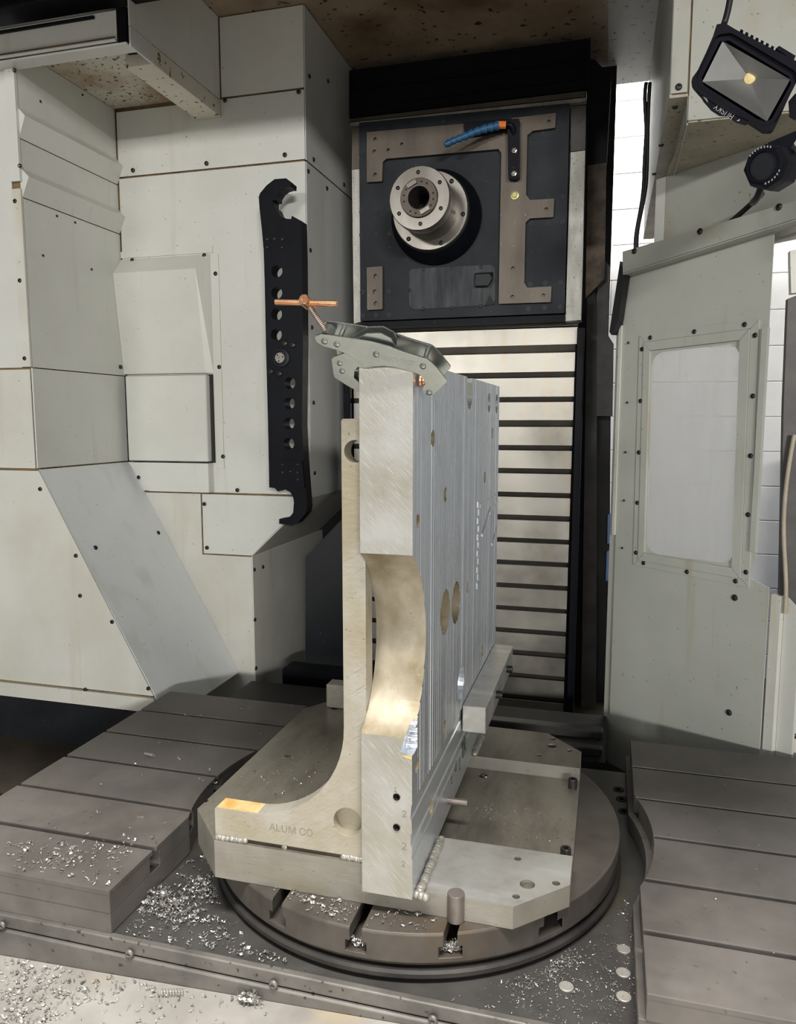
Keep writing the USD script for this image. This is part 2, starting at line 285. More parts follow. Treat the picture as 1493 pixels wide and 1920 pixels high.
rec = lambda pts, y0, y1: ext_y([(WX + a, b) for a, b in pts], y0, y1)
obj('ribbed_panel', rec([(0, 1.488), (0, 2.066), (-.006, 2.066), (-.006, 1.488)], 2.303, 2.85), 'cream', wl)
obj('ribbed_panel', rec([(0, 2.070), (.030, 2.135), (.004, 2.160), (0, 2.166), (0, 2.262), (-.006, 2.262), (-.006, 2.070)], 2.303, 2.85), 'cream', wl, 'panel with a folded drip rib')
obj('ribbed_panel', rec([(0, 2.266), (.028, 2.335), (.004, 2.36), (0, 2.368), (0, 2.56), (-.006, 2.56), (-.006, 2.266)], 2.303, 2.85), 'cream', wl, 'upper panel with a folded drip rib')
obj('side_panel', rec([(0, 1.128), (0, 1.484), (-.006, 1.484), (-.006, 1.128)], 2.303, 2.85), 'cream', wl)
obj('side_backing', bx(WX - .014, WX - .008, 2.32, 2.86, 1.1, 2.6), 'seam', wl)
ch = [(WX - .002, 1.122), (-1.545, .318), (-1.545 + .05, .23), (-1.545 + .044, .226), (-1.551, .312), (WX - .008, 1.116)]
obj('chute', ext_y([(a, b) for a, b in ch], 2.306, 2.85), 'chute', wl, 'slanting chute plate')
for u, v in [(27, 132), (37, 311), (28, 377), (37, 526), (46, 672), (75, 917), (142, 1042), (210, 1166), (278, 1291), (150, 1117), (160, 1293), (237, 1331)]:
    screw(YP(u, v, 2.294 if v < 700 else 2.298), -ey, .0075, wl)
for u, v in [(80, 122), (76, 190), (155, 178), (107, 405), (141, 417), (81, 479), (172, 505)]: screw(XP(u, v, WX + .002), ex, .0045, wl)
for u, v in [(179, 1027), (297, 999)]:
    p0, nn = np.array([WX, 2.4, 1.12]), np.array([.804, 0, .445]); nn /= np.linalg.norm(nn)
    screw(onp(u, v, p0, nn), nn, .009, wl)
# overhead box in the left corner
ob = thing('overhead_box', 'cream sheet metal box with rust-spotted underside hanging in the upper left corner', 'box', (-1.75, 2.4, 2.5))
obj('underside', bx(-1.988, -1.62, 2.30, 2.846, 2.56, 2.565), 'rustbox', ob, 'rust stained underside')
obj('side_panel', bx(-1.516, -1.51, 2.262, 2.846, 2.545, 2.848), 'cream', ob)
obj('lip', cut(bx(-1.616, -1.509, 2.385, 2.846, 2.481, 2.543, .002), bx(-1.61, -1.515, 2.3, 2.380, 2.4, 2.6)), 'rustspot', ob, 'spotted lower lip')
obj('lip_end', bx(-1.516, -1.509, 2.262, 2.381, 2.483, 2.543), 'cream', ob)
obj('socket', bx(-1.60, -1.518, 2.30, 2.385, 2.52, 2.556), 'void', ob, 'dark open end')
fr = thing('light_rail', 'long cream rail with bright lower lip in front of the overhead box', 'rail', (-2.1, 2.25, 2.5))
obj('rail_body', ext_x([(2.25, 2.505), (2.25, 2.59), (2.262, 2.60), (2.29, 2.60), (2.29, 2.505)], -2.7, -1.552), 'cream', fr)
obj('rail_lip', cyl((-2.7, 2.247, 2.502), (-1.553, 2.247, 2.502), .0055, n=10), 'cream', fr, smooth=40)
obj('rail_lip', bx(-2.7, -1.556, 2.243, 2.247, 2.508, 2.511), 'seam', fr, 'dark seam above the lip')
obj('rail_underside', bx(-2.7, -1.52, 2.252, 2.31, 2.488, 2.494), 'cream', fr)
obj('rail_end', bx(-1.551, -1.52, 2.252, 2.31, 2.497, 2.60), 'black', fr, 'black end cap')
obj('slot_cover', bx(-2.7, -1.63, 2.242, 2.25, 2.574, 2.582), 'black', fr, 'dark slot')
db = thing('dark_beam', 'dark beam running under the roof above the light rail', 'beam', (-2, 2.25, 2.7))
obj('beam', bx(-2.7, -1.25, 2.20, 2.30, 2.625, 2.70, .003), 'black', db)
obj('rib', bx(-2.7, -1.25, 2.19, 2.20, 2.645, 2.66), 'black', db)

# ---- rear wall (faces the door) and the tool-changer housing side
wr = thing('wall_rear', 'cream sheet metal rear wall of the machine behind the tool arm', None, (-1.5, 2.85, 0), kind='structure')
obj('backing', ext_y([(-2.0, 0), (-1.43, 0), (-1.43, .735), (-1.17, .985), (-1.17, 2.85), (-2.0, 2.85)], 2.858, 2.868), 'seam', wr)
R = lambda x0, x1, z0, z1: [(x0, z0), (x1, z0), (x1, z1), (x0, z1)]
fpan(R(-1.508, -1.158, 2.553, 2.848), 2.85, parent=wr)
fpan(R(-1.985, -1.158, 2.293, 2.549), 2.85, parent=wr)
fpan(R(-1.985, -1.158, .998, 2.289), 2.85, parent=wr, label='large middle panel')
fpan([(-1.88, .994), (-1.652, .994), (-1.652, .735), (-1.422, .735), (-1.422, .02), (-1.99, .02), (-1.99, .994)], 2.852, parent=wr, mat='cream2')
fpan([(-1.646, .994), (-1.158, .994), (-1.42, .738), (-1.646, .738)], 2.848, parent=wr, label='panel with a diagonal corner')
def xpan(y0, y1, z0, z1, x, name='side_panel', mat='cream', th=.004): return obj(name, bx(x - th, x, y0 + .0015, y1 - .0015, z0 + .0015, z1 - .0015), mat, wr)
xpan(2.854, 3.6, 2.292, 2.848, -1.156, mat='creamg'); xpan(2.854, 3.6, .99, 2.289, -1.156, mat='creamg')
obj('side_backing', bx(-1.172, -1.165, 2.86, 3.6, 1, 2.85), 'seam', wr)
obj('sloped_panel', ext_y([(-1.157, .988), (-1.42, .738), (-1.423, .742), (-1.160, .992)], 2.854, 3.6), 'cream2', wr)
obj('side_panel', bx(-1.426, -1.42, 2.854, 3.7, .02, .736), 'cream2', wr)
fpan(R(-1.196, -1.160, 1.0, 1.50), 2.843, 'edge_strip', parent=wr, th=.006); fpan(R(-1.196, -1.160, 1.505, 1.70), 2.843, 'edge_strip', parent=wr, th=.006)
# folded hood of three parts with a flange
def mesh_q(V, Q):
    F = []
    for q in Q: F += [(q[0], q[1], q[2])] + ([(q[0], q[2], q[3])] if len(q) == 4 else [])
    return trimesh.Trimesh(np.array(V, float), F, process=False)
hv = [(-1.989, 2.849, 1.965), (-1.575, 2.849, 1.965), (-1.989, 2.79, 1.90), (-1.61, 2.79, 1.90), (-1.989, 2.836, 1.493), (-1.605, 2.836, 1.493), (-1.575, 2.849, 1.493), (-1.989, 2.849, 1.493)]
obj('hood', mesh_q(hv, [(0, 2, 3, 1), (2, 4, 5, 3), (3, 5, 6, 1), (4, 7, 6, 5), (0, 1, 6, 7), (0, 7, 4, 2)]), 'cream', wr, 'folded hood panel')
fpan(R(-1.989, -1.56, 1.968, 1.998), 2.845, 'flange_strip', parent=wr, th=.005); fpan(R(-1.572, -1.535, 1.10, 1.966), 2.845, 'flange_strip', parent=wr, th=.005)
obj('box_cover', bx(-1.964, -1.588, 2.806, 2.849, 1.13, 1.484, .004), 'cream', wr, 'square box cover')
obj('box_gap', bx(-1.989, -1.577, 2.838, 2.8495, 1.125, 1.487), 'void', wr)
fpan([(-1.972, 1.125), (-1.588, 1.125), (-1.588, 1.0), (-1.872, 1.0)], 2.81, 'lower_cover', 'cream', wr, .039)
for u, v in [(422, 188), (560, 172), (249, 319), (387, 306), (534, 290), (248, 488), (383, 479), (404, 513), (411, 688), (418, 856), (445, 919), (383, 945), (388, 1027), (558, 628)]:
    screw(YP(u, v, 2.844), -ey, .0085, wr)
for u, v in [(219, 562), (226, 688), (260, 895)]: screw(YP(u, v, 2.81), -ey, .0085, wr)
for u, v in [(580, 143), (615, 152), (588, 299), (578, 321), (613, 353), (645, 346), (582, 469), (585, 614), (588, 755), (590, 887)]: screw(XP(u, v, -1.155), ex, .0085, wr)
for u, v in [(477, 1068), (493, 1063), (478, 1162), (480, 1253)]: screw(XP(u, v, -1.419), ex, .0085, wr)

# ---- right side: header beam, panels, 45-degree wall
wR = thing('wall_right', 'grey-green sheet metal header and upper panels at the right of the machine', None, (.3, 2.3, 2), kind='structure')
obj('beam_side', bx(.125, .131, 2.254, 3.87, 2.157, 2.848), 'hdr', wR)
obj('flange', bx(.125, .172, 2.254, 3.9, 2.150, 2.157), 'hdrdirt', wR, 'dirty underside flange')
fpan(R(.125, .171, 2.158, 2.848), 2.25, 'edge_strip', 'hdr', wR, .005)
fpan(R(.172, 1.3, 2.086, 2.848), 2.25, 'panel', 'hdr', wR, .005)
obj('panel_backing', bx(.128, 1.3, 2.2555, 2.262, 2.152, 2.848), 'seam', wR)
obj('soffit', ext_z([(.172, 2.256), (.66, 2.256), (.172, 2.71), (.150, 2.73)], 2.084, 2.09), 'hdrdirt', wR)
obj('step_face', bx(.171, .175, 2.256, 3.3, 2.078, 2.152), 'hdr', wR)
AD = math.radians(47.1); DU = np.array([math.sin(AD), -math.cos(AD), 0]); DN = np.array([-math.cos(AD), -math.sin(AD), 0]); DP = np.array([.454, 2.36, 0])
def DF(u, v, off=0.):
    p = onp(u, v, DP + DN * off, DN); return (float((p - DP) @ DU), float(p[2]))
def dmesh(poly, d0, d1): return frame_mesh(poly, DP, DU, ez, DN, d0, d1)
def DW(s, z, off=0.): return DP + DU * s + ez * z + DN * off
obj('angled_panel', dmesh(R(-.46, .9, 1.80, 2.083), -.056, -.05), 'hdr', wR)
obj('angled_edge', dmesh(R(-.50, -.462, 1.6, 2.083), -.066, -.05), 'cream', wR)
for u, v in [(1273, 163)]: screw(YP(u, v, 2.249), -ey, .009, wR)
for u, v in [(1266, 201), (1240, 272), (1227, 326)]: screw(ZP(u, v, 2.149), -ez, .008, wR)

# ---- floor pit, shop floor, shop rear wall of painted block
fl = thing('floor', 'dark oily floor of the machine pit', None, (0, 2, 0), kind='structure')
obj('pit_floor', bx(-2.7, 1.6, .2, 3.9, .02, .06), 'pit', fl)
obj('floor_plate', bx(-2.7, -1.50, 1.95, 2.33, .060, .075), 'pit', fl)
obj('floor_plate', bx(-2.7, -1.50, 1.0, 1.93, .060, .075), 'pit', fl)
sf = thing('floor_shop', 'grey shop floor around the machine', None, (0, 0, -.5), kind='structure')
obj('floor_slab', bx(-9, 12, -20, 7, -.56, -.5), 'shopfloor', sf)
wb = thing('wall_back', 'white painted concrete block wall of the shop behind the machine', None, (.6, 4.8, 0), kind='structure')
obj('mortar_bed', bx(-3.5, 4, 4.8035, 4.86, -.5, 4.8), 'mortar', wb)
for k in range(-1, 17):
    z0 = .12 + k * .2 - .2
    for i in range(6):
        x0 = -.42 + i * .4 + (.2 if k % 2 else 0)
        obj('block', bx(x0 + .003, x0 + .397, 4.8, 4.815, z0 + .003, z0 + .197, .002), 'block', wb)
obj('block_field', cat_([bx(-3.5, -.43, 4.802, 4.815, -.5, 4.8), bx(2.2, 4, 4.802, 4.815, -.5, 4.8), bx(-.43, 2.2, 4.802, 4.815, 3.35, 4.8)]), 'block', wb)
bc = thing('blue_cabinet', 'blue and khaki machine cabinet standing in the shop beyond the door', 'cabinet', (1.45, 4.3, -.5))
obj('cabinet_body', bx(1.1, 1.9, 4.0, 4.7, -.5, .98, .01), 'bluepaint', bc)
obj('khaki_band', bx(1.095, 1.905, 3.99, 4.7, .56, .70, .004), 'khaki', bc)
obj('top_panel', bx(1.12, 1.88, 4.02, 4.68, .981, 1.15, .006), 'khaki', bc)

# ================================================================== MACHINE BED
CX, CY = -.43, 1.736
sad = thing('saddle', 'dark iron saddle under the rotary table with bolted front strip', 'machine saddle', (CX, 1.7, .06))
sp = Polygon([(-1.49, 1.235), (.66, 1.235), (.66, 2.262), (-1.49, 2.262)])
obj('saddle_body', ext_z(sp, .06, .255), 'saddle', sad)
obj('saddle_lip', bx(-1.49, .66, 1.222, 1.238, .228, .2565, .002), 'strip', sad)
obj('front_strip', bx(-1.49, .66, 1.216, 1.236, .13, .226, .003), 'strip', sad)
for u, v in [(4, 1735), (243, 1788), (513, 1846), (812, 1912)]: screw(YP(u, v, 1.216), -ey, .009, sad, mat='strip')
for u, v in [(1160, 1480), (1166, 1498), (1171, 1521)]:
    p = ZP(u, v, .2555); obj('bolt_hole', lathe([(0, -.002), (.0155, -.002), (.0155, .001), (.011, .0012), (.006, -.0005), (0, -.0005)], p, ez, 20), 'holeblk', sad)
for u, v in [(1170, 1780), (1169, 1824), (1170, 1869), (1062, 1850)]:
    p = ZP(u, v, .2555); obj('plug', lathe([(0, -.003), (.0135, -.003), (.0135, .0012), (.012, .002), (0, .0016)], p, ez, 20), 'pan', sad, 'round plug packed with metal fines')
# right rear ledge behind the saddle and rails before the way covers
obj('column_back', bx(-1.6, -.02, 3.66, 3.72, .02, 2.84), 'void', fl)  # added unseen panel that keeps rear lamp light off the side wall
rl = thing('rear_rail', 'low black guide rails running across behind the rotary table', 'rail', (-.3, 2.45, .2))
for k, (y, z) in enumerate([(2.40, .262), (2.47, .29), (2.56, .26)]): obj('rail', bx(-.9, .01, y, y + .03, z - .03, z, .004), 'saddle', rl)
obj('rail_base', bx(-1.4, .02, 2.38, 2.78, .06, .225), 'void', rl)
obj('rail_block', bx(-.42, -.36, 2.41, 2.45, .293, .305, .003), 'bracket', rl)
# chip pan in front
pn = thing('chip_pan', 'bright bare steel chip pan in front of the saddle', 'pan', (-.4, .7, .1))
pz = lambda x: .168 + .049 * (x + 1.22)
PN = np.array([-.049, 0, 1.]); PN /= np.linalg.norm(PN)
def PP(u, v, h=0.): return onp(u, v, (-1.22, 0, .168 + h), PN)
obj('pan_sheet', hull([(x, y, pz(x) + dz) for x in (-2.2, 1.0) for y in (.30, 1.215) for dz in (-.02, 0)]), 'pan', pn)

# T-slot bed: two halves, each a body with six rails
def bed(name, label, x0, x1, side):
    b = thing(name, label, 'machine bed', ((x0 + x1) / 2, 1.75, .255))
    arc = Point(CX, CY).buffer(.557, quad_segs=48)
    arc2 = Point(CX, CY).buffer(.530, quad_segs=48)
    body = Polygon(R(x0, x1, 1.234, 2.279)).difference(arc)
    low = Polygon(R(x0 - (0 if side < 0 else .012), x1 + (.012 if side < 0 else 0), 1.234, 2.279)).difference(arc2.buffer(.012))
    obj('bed_body', ext_z(low if side > 0 else Polygon(R(x0, x1, 1.2325, 2.2795)).difference(arc), .2565, .300), 'bed', b)
    ys = BEDY
    for y0, y1 in ys:
        g = Polygon(R(x0, x1, y0, y1)).difference(arc)
        g2 = Polygon(R(x0, x1, y0 + (.012 if y0 > 1.3 else 0), y1 - (.012 if y1 < 2.2 else 0))).difference(arc)
        top = ext_z(g, .339, .35); web = ext_z(g2, .300, .339)
        obj('slot_rail', cat_([top, web]), 'bed', b)
    for k in range(5):
        obj('slot_floor', ext_z(Polygon(R(x0 + .002, x1 - .002, ys[k][1] - .015, ys[k + 1][0] + .015)).difference(arc.buffer(.002)), .3002, .3015), 'holeblk', b, 'black slot floor')  # black strip laid over each slot bottom
    return b
BEDY = [(1.232, 1.385), (1.400, 1.557), (1.571, 1.735), (1.749, 1.914), (1.926, 2.095), (2.107, 2.28)]
# measured slots (top edge px at the left half's right ends) give the same pitch
bed('slotted_bed', 'dark iron T-slot bed strewn with chips left of the rotary table', -1.467, -.95, -1)
bed('slotted_bed', 'dark iron T-slot bed right of the rotary table', .09, .62, 1)

# rotary table
rt = thing('rotary_table', 'round rusty iron T-slot rotary table carrying the fixture', 'rotary table', (CX, CY, .26))
tb = lathe([(0, .285), (.474, .285), (.478, .290), (.483, .296), (.483, .350), (.4805, .354), (0, .354)], (CX, CY, 0), ez, 96)
sl = []
for x in (-.605, -.43, -.255, -.08):
    sl += [bx(x - .012, x + .012, 1.1, 2.4, .326, .37), bx(x - .021, x + .021, 1.1, 2.4, .305, .327)]
obj('table_top', cut(tb, *sl), 'table', rt)
obj('table_rim', lathe([(.40, .262), (.482, .262), (.4875, .268), (.4875, .276), (.483, .281), (.40, .284)], (CX, CY, 0), ez, 96), 'rim', rt, smooth=35)
obj('table_base', lathe([(0, .2555), (.455, .2555), (.455, .262), (0, .262)], (CX, CY, 0), ez, 64), 'slot', rt)

# ================================================================== FIXTURE
fx = thing('fixture', 'welded aluminium fixture with a tall milled vertical plate bolted on the rotary table', 'fixture', (CX, CY, .354))
ZB = .400; PX0, PX1, PY0, PY1, PZ1 = -.431, -.331, 1.2965, 2.368, 1.403
# plate: upper part with vertical cutter passes on its right side, lower part with horizontal ones
pf = [(PX0, PY0), (PX1 - .001, PY0)]
yy = 1.305; r2 = np.random.default_rng(3)
pf += [(PX1, yy), (PX1, 1.322)]
yy = 1.322
while yy < PY1 - .008:
    w = .0172 + r2.uniform(-.003, .003); o = r2.uniform(-.0003, .0003); y2 = min(yy + w, PY1 - .002); tl = r2.uniform(-.0005, .0005)
    pf += [(PX1 - .0012, yy + .0010), (PX1 + o - tl, yy + .0030), (PX1 + .0003 + o, yy + w * .5), (PX1 + o + tl, y2 - .0026), (PX1 + .0009, y2 - .0016), (PX1 - .0012, y2 - .0006)]; yy = y2
pf += [(PX1, PY1), (PX0, PY1)]
up = ext_z(Polygon(pf).buffer(0), .592, PZ1)
lp = [(PX0, ZB), (PX1, ZB), (PX1, .480), (PX1 - .0015, .483), (PX1 - .001, .506), (PX1 - .0035, .510), (PX1 - .0032, .530), (PX1 - .0008, .534), (PX1 - .0018, .558), (PX1 - .004, .562), (PX1 - .002, .588), (PX1 - .0004, .592), (PX0, .592)]
low = ext_y(lp, PY0, PY1)
bite = [(1.201 + .196 * math.cos(t), .889 + .196 * math.sin(t)) for t in np.linspace(-PI / 2, PI / 2, 60)] + [(1.15, 1.085), (1.15, .693)]
plate = man(up) + man(low)
plate = plate - man(ext_x(bite, PX0 - .02, PX1 + .02))
holes = [(1.451, 1.265, .033, .095), (1.571, 1.144, .032, .095), (1.332, 1.118, .025, .095), (1.845, .883, .028, .095), (1.58, .887, .100, .12), (1.70, .880, .099, .12), (2.231, 1.263, .034, .095), (2.103, 1.142, .033, .095),
         (2.161, 1.349, .054, .015), (2.31, 1.349, .056, .015), (2.097, .646, .035, .095), (1.578, .626, .035, .095), (1.663, .587, .018, .06), (1.33, .652, .030, .095), (1.772, .660, .09, .012), (1.46, .50, .034, .04)]
for y, z, d, dep in holes: plate = plate - man(cyl((PX1 - dep, y, z), (PX1 + .02, y, z), d / 2, n=28))
plate = plate - man(ext_x(Polygon(R(1.812, 1.882, 1.36, 1.5)).union(Point(1.847, 1.361).buffer(.035, quad_segs=8)), PX1 - .022, PX1 + .02))
# fresh stepped cut at the lower corner of the bite
ZC = YP(764, 1416, PY0)[2]
FC = [(PX1 - .002, .815), (PX1 + .02, .82), (PX1 + .02, ZC), (PX1 - .004, ZC), (PX1 - .025, ZC + .006), (PX1 - .022, .696), (PX1 - .016, .715), (PX1 - .010, .75), (PX1 - .005, .785)]
plate = plate - man(ext_y(FC, 1.26, 1.322))
for k, (z, xw) in enumerate([(.692, .019), (.706, .016), (.719, .012), (.738, .007)]):
    plate = plate - man(cyl((PX1 - xw, 1.325, z), (PX1 + .02, 1.325, z + .004), .0075, n=16))
for u, v in [(744, 1494), (744, 1551)]:
    p = YP(u, v, PY0); plate = plate - man(cyl(p - ey * .01, p + ey * .03, .0068, n=18))
pm = tm(plate)
# split by facing so the sawn faces, the bore and the milled side are parts with looks of their own
fn = pm.face_normals; fc = pm.triangles_center
right = (fc[:, 0] > PX1 - .0125) & ((np.abs(fn[:, 0]) > .2) | (np.abs(fn[:, 1]) < .999) & (fc[:, 1] > PY0 + .001) & (np.abs(fn[:, 2]) < .99) & (fc[:, 2] > .60)) & (fc[:, 1] > PY0 + .0005)
inb = (~right) & (fc[:, 1] > PY0 + .0008) & (fc[:, 1] < 1.41) & (fc[:, 2] > .70) & (fc[:, 2] < 1.07) & (np.abs(fn[:, 0]) < .3) & (fc[:, 0] > PX0 + .0005)
fresh = (fc[:, 0] > PX1 - .0275) & (fc[:, 1] > PY0 + .0004) & (fc[:, 1] < 1.3335) & (fc[:, 2] > .66) & (fc[:, 2] < .816) & ~((np.abs(fn[:, 0]) > .9) & (fc[:, 0] > PX1 - .004))
bored = np.hypot(fc[:, 1] - 1.201, fc[:, 2] - .889); fresh &= ~(np.abs(bored - .196) < .0006)
ho = np.zeros(len(fc), bool)
for y, z, d, dep in holes:
  if dep > .02: ho |= (np.hypot(fc[:, 1] - y, fc[:, 2] - z) < d / 2 + .0006) & (fc[:, 0] < PX1 - .003)
right &= ~ho; inb = (inb | ho) & ~fresh
right &= ~fresh; inb &= ~fresh
def sub(mask): return pm.submesh([np.nonzero(mask)[0]], append=True, repair=False)
rest = ~(right | inb | fresh)
obj('vertical_plate', sub(rest), 'alu', fx, 'tall sawn aluminium plate')
obj('bore_face', sub(inb), 'alubite', fx, 'concave bore face with brown stain', smooth=40)
obj('milled_face', sub(right), 'mill', fx, 'bright face ribbed by cutter passes')
obj('fresh_cut', sub(fresh), 'mill', fx, 'bright stepped fresh cut', smooth=30)
# yellow dye under the fresh cut
obj('dye_patch', frame_mesh(xz([(753, 1417.5), (773, 1416.5), (772, 1425)], PY0), np.zeros(3), ex, ez, -ey, -PY0 - .001, -PY0 + .0006), 'yellow', fx)
for u, v in [(744, 1494), (744, 1551)]:
    p = YP(u, v, PY0); obj('thread_insert', lathe([(.0066, -.002), (.0066, .02), (.0052, .02), (.0058, .012), (.005, .009), (.0058, .006), (.005, .003), (.0055, -.001)], p, ey, 18), 'steel', fx)
def text(s, h, p, U, V, N, depth=.0005, sxx=1.):
    m = meshkit.text_mesh(s, h, depth); v = np.array(m.vertices); v[:, 0] *= sxx
    return trimesh.Trimesh(np.array(p) + v[:, :1] * U + v[:, 1:2] * V + v[:, 2:] * N, m.faces, process=False)
for u, v, hh in [(753, 1531, .013), (752, 1592, .014), (752, 1624, .011)]:
    obj('stamped_numeral', text('2', hh, YP(u, v, PY0), ex, ez, -ey), 'stamp', fx)
obj('stamped_numeral', text('1', .009, YP(738, 1484, PY0), ex, ez, -ey), 'stamp', fx)
for s, u, v, hh in [('t', 846, 1472, .022), ('d', 853, 1449, .024), ('l', 861, 1447, .034), ('tk', 866, 1425, .05)]:
    obj('marker_letter', text(s, hh, XP(u, v, PX1) + ex * .0003, ey, ez, ex), 'marker', fx)
# gusset, front left
arcp = [(-.4775 - .20 + .20 * math.cos(t), .507 + .20 - .20 * math.sin(t)) for t in np.linspace(0, PI / 2, 16)]
gp = [(-.4315, .4465), (-.4315, 1.303), (-.474, 1.303), (-.4775, 1.299), (-.4775, .71)] + arcp[1:] + [(-.758, .507), (-.762, .503), (-.762, .4465)]
gus = Polygon(gp).buffer(0)
gm = ext_y(gus, 1.331, 1.371)
gm = cut(gm, cyl((-.451, 1.30, 1.243), (-.451, 1.4, 1.243), .021), cyl((-.4715, 1.32, .517), (-.4715, 1.352, .517), .029, n=32))
obj('gusset', gm, 'alugus', fx, 'curved gusset plate')
obj('dyed_edge', bx(-.757, -.665, 1.3318, 1.3702, .5055, .5078), 'yellow', fx, 'yellow dyed top edge of the gusset')
obj('weld_gap', bx(-.757, -.4325, 1.336, 1.37, .436, .447), 'gap', fx)
def bead(a, b, r, n, name='weld_bead', nrm=(0, 0, 0), sq=1.):
    a, b = np.array(a, float), np.array(b, float); d = (b - a) / np.linalg.norm(b - a); ms = []
    for k in range(n):
        s = trimesh.creation.icosphere(subdivisions=1, radius=r * (.9 + .25 * rng.random())); s.apply_scale((1, 1, 1)); s.apply_translation(a + (b - a) * (k + .5) / n + rng.normal(0, r * .08, 3)); ms.append(s)
    obj(name, cat_(ms), 'weld', fx, smooth=True)
bead((-.760, 1.3335, .4405), (-.693, 1.3335, .4415), .0062, 20); bead((-.483, 1.3335, .4415), (-.432, 1.3335, .4415), .0062, 15)
obj('weld_tack', lathe([(0, 0), (.007, 0), (.006, .003), (.003, .004), (0, .0025)], (-.608, 1.335, .4415), -ey, 16), 'weld', fx, smooth=True)
bead((-.322, 1.318, .403), (-.322, 1.515, .403), .0085, 30); bead((-.324, 1.945, .403), (-.324, 2.06, .403), .009, 16)
for k in range(3): obj('weld_blob', (lambda s: (s.apply_translation((-.326 + .009 * k, 1.312 - .002 * k, .402)), s)[1])(trimesh.creation.icosphere(subdivisions=2, radius=.009)), 'weld', fx, smooth=True)
obj('stamped_letters', text('ALUM CO', .015, YP(505, 1556, 1.331), ex, ez, -ey, .0004), 'stampf', fx, 'faint stamped letters')
# base plate: thick left half, thin right half with raised pads
LB = [(-.4325, 1.327), (-.763, 1.327), (-.862, 1.43), (-.862, 1.46), (-.853, 1.468), (-.862, 1.475), (-.862, 2.05), (-.79, 2.155), (-.4325, 2.155)]
lb = ext_z(LB, .3545, .437)
for (u, v, r) in [(540, 1417, .009), (628, 1328, .011)]:
    p = ZP(u, v, .437); lb = cut(lb, cyl(p - ez * .03, p + ez * .01, r, n=20))
fcl = lb.triangles_center; dk = (lb.face_normals[:, 2] > .9)
obj('base_block', lb.submesh([np.nonzero(~dk)[0]], append=True, repair=False), 'basefr', fx, 'thick left half of the base')
obj('base_deck', lb.submesh([np.nonzero(dk)[0]], append=True, repair=False), 'deck', fx, 'oily top of the left half')
p1 = Polygon([(-.4325, 1.327), (-.145, 1.327), (-.046, 1.424), (-.046, 1.527), (-.4325, 1.524)])
p2 = Polygon([(-.4325, 1.943), (-.046, 1.943), (-.046, 2.046), (-.145, 2.149), (-.4325, 2.155)])
p3 = Polygon([(-.4325, 1.528), (-.046, 1.528), (-.046, 1.942), (-.4325, 1.942)])
def pad(poly, z1, mat, holes_, name, label):
    m = ext_z(poly, .3545, z1)
    for u, v, r in holes_:
        p = ZP(u, v, z1); m = cut(m, cyl(p - ez * .025, p + ez * .01, r, n=20))
    tp = m.face_normals[:, 2] > .9
    a = obj(name, m.submesh([np.nonzero(~tp)[0]], append=True, repair=False), 'basefr', fx, label)
    obj(name + '_top', m.submesh([np.nonzero(tp)[0]], append=True, repair=False), mat, fx)
pad(p1, ZB, 'pad', [(971, 1610, .0075), (989, 1658, .015), (1043, 1656, .008), (968, 1681, .0075)], 'near_pad', 'raised pad with fanned scratches')
pad(p2, ZB, 'deck', [(1037, 1385, .009), (1035, 1398, .014), (1068, 1407, .008), (1011, 1416, .007)], 'far_pad', 'raised pad at the rear')
pad(p3, .366, 'deck', [(907, 1454, .014)], 'recess_floor', 'lower oily floor between the pads')
pw = ZP(907, 1454, .366)
for p in (ZP(1069, 1607, .366), ZP(1076, 1477, .366)): cap_screw((min(p[0], -.062), p[1], .366), ez, .0115, .024 if p[1] > 1.7 else .02, fx)
cap_screw(ZP(911, 1455, .366) - ez * .02, ez, .010, .022, fx, mat='steel')
obj('dowel_pin', cyl((PX1 - .01, 1.625, .432), (-.285, 1.625, .4325), .0082), 'pin', fx, smooth=40)
q = YP(854, 1722, 1.322)
obj('dowel_pin', cut(lathe([(0, .355), (.0165, .355), (.0165, .408), (.0155, .4095), (0, .4095)], (q[0], 1.327, 0), ez, 28)), 'pin', fx, smooth=40)
# clamp bar on the milled face
obj('clamp_bar', bx(PX1 + .0008, -.271, 1.79, 2.33, .530, .598, .002), 'pad', fx, 'square aluminium bar bolted to the milled face')
for y in (1.97, 2.19): cap_screw((-.271, y, .568), ex, .011, .016, fx)
# engraved step pattern near the rear edge
for (a, b, c, d) in [(2.02, 1.07, 2.34, 1.078), (2.06, .985, 2.20, 1.045), (2.2, 1.03, 2.35, 1.05), (2.25, .93, 2.35, .97)]:
    obj('milled_step', hull([(PX1 + x, yv, zv + s) for x in (-.001, .003) for (yv, zv) in ((a, b), (c, d)) for s in (-.004, .004)]), 'mill', fx)
obj('milled_step', cat_([bx(PX1 - .002, PX1 + .0035, 1.985 + .012 * (k % 2), 2.005 + .012 * (k % 2), .85 + .022 * k, .866 + .022 * k) for k in range(11)]), 'mill', fx, 'column of small milled teeth')
# small rear block on the left
obj('rear_block', bx(-.80, -.74, 2.075, 2.125, .437, .51, .003), 'alugus', fx)

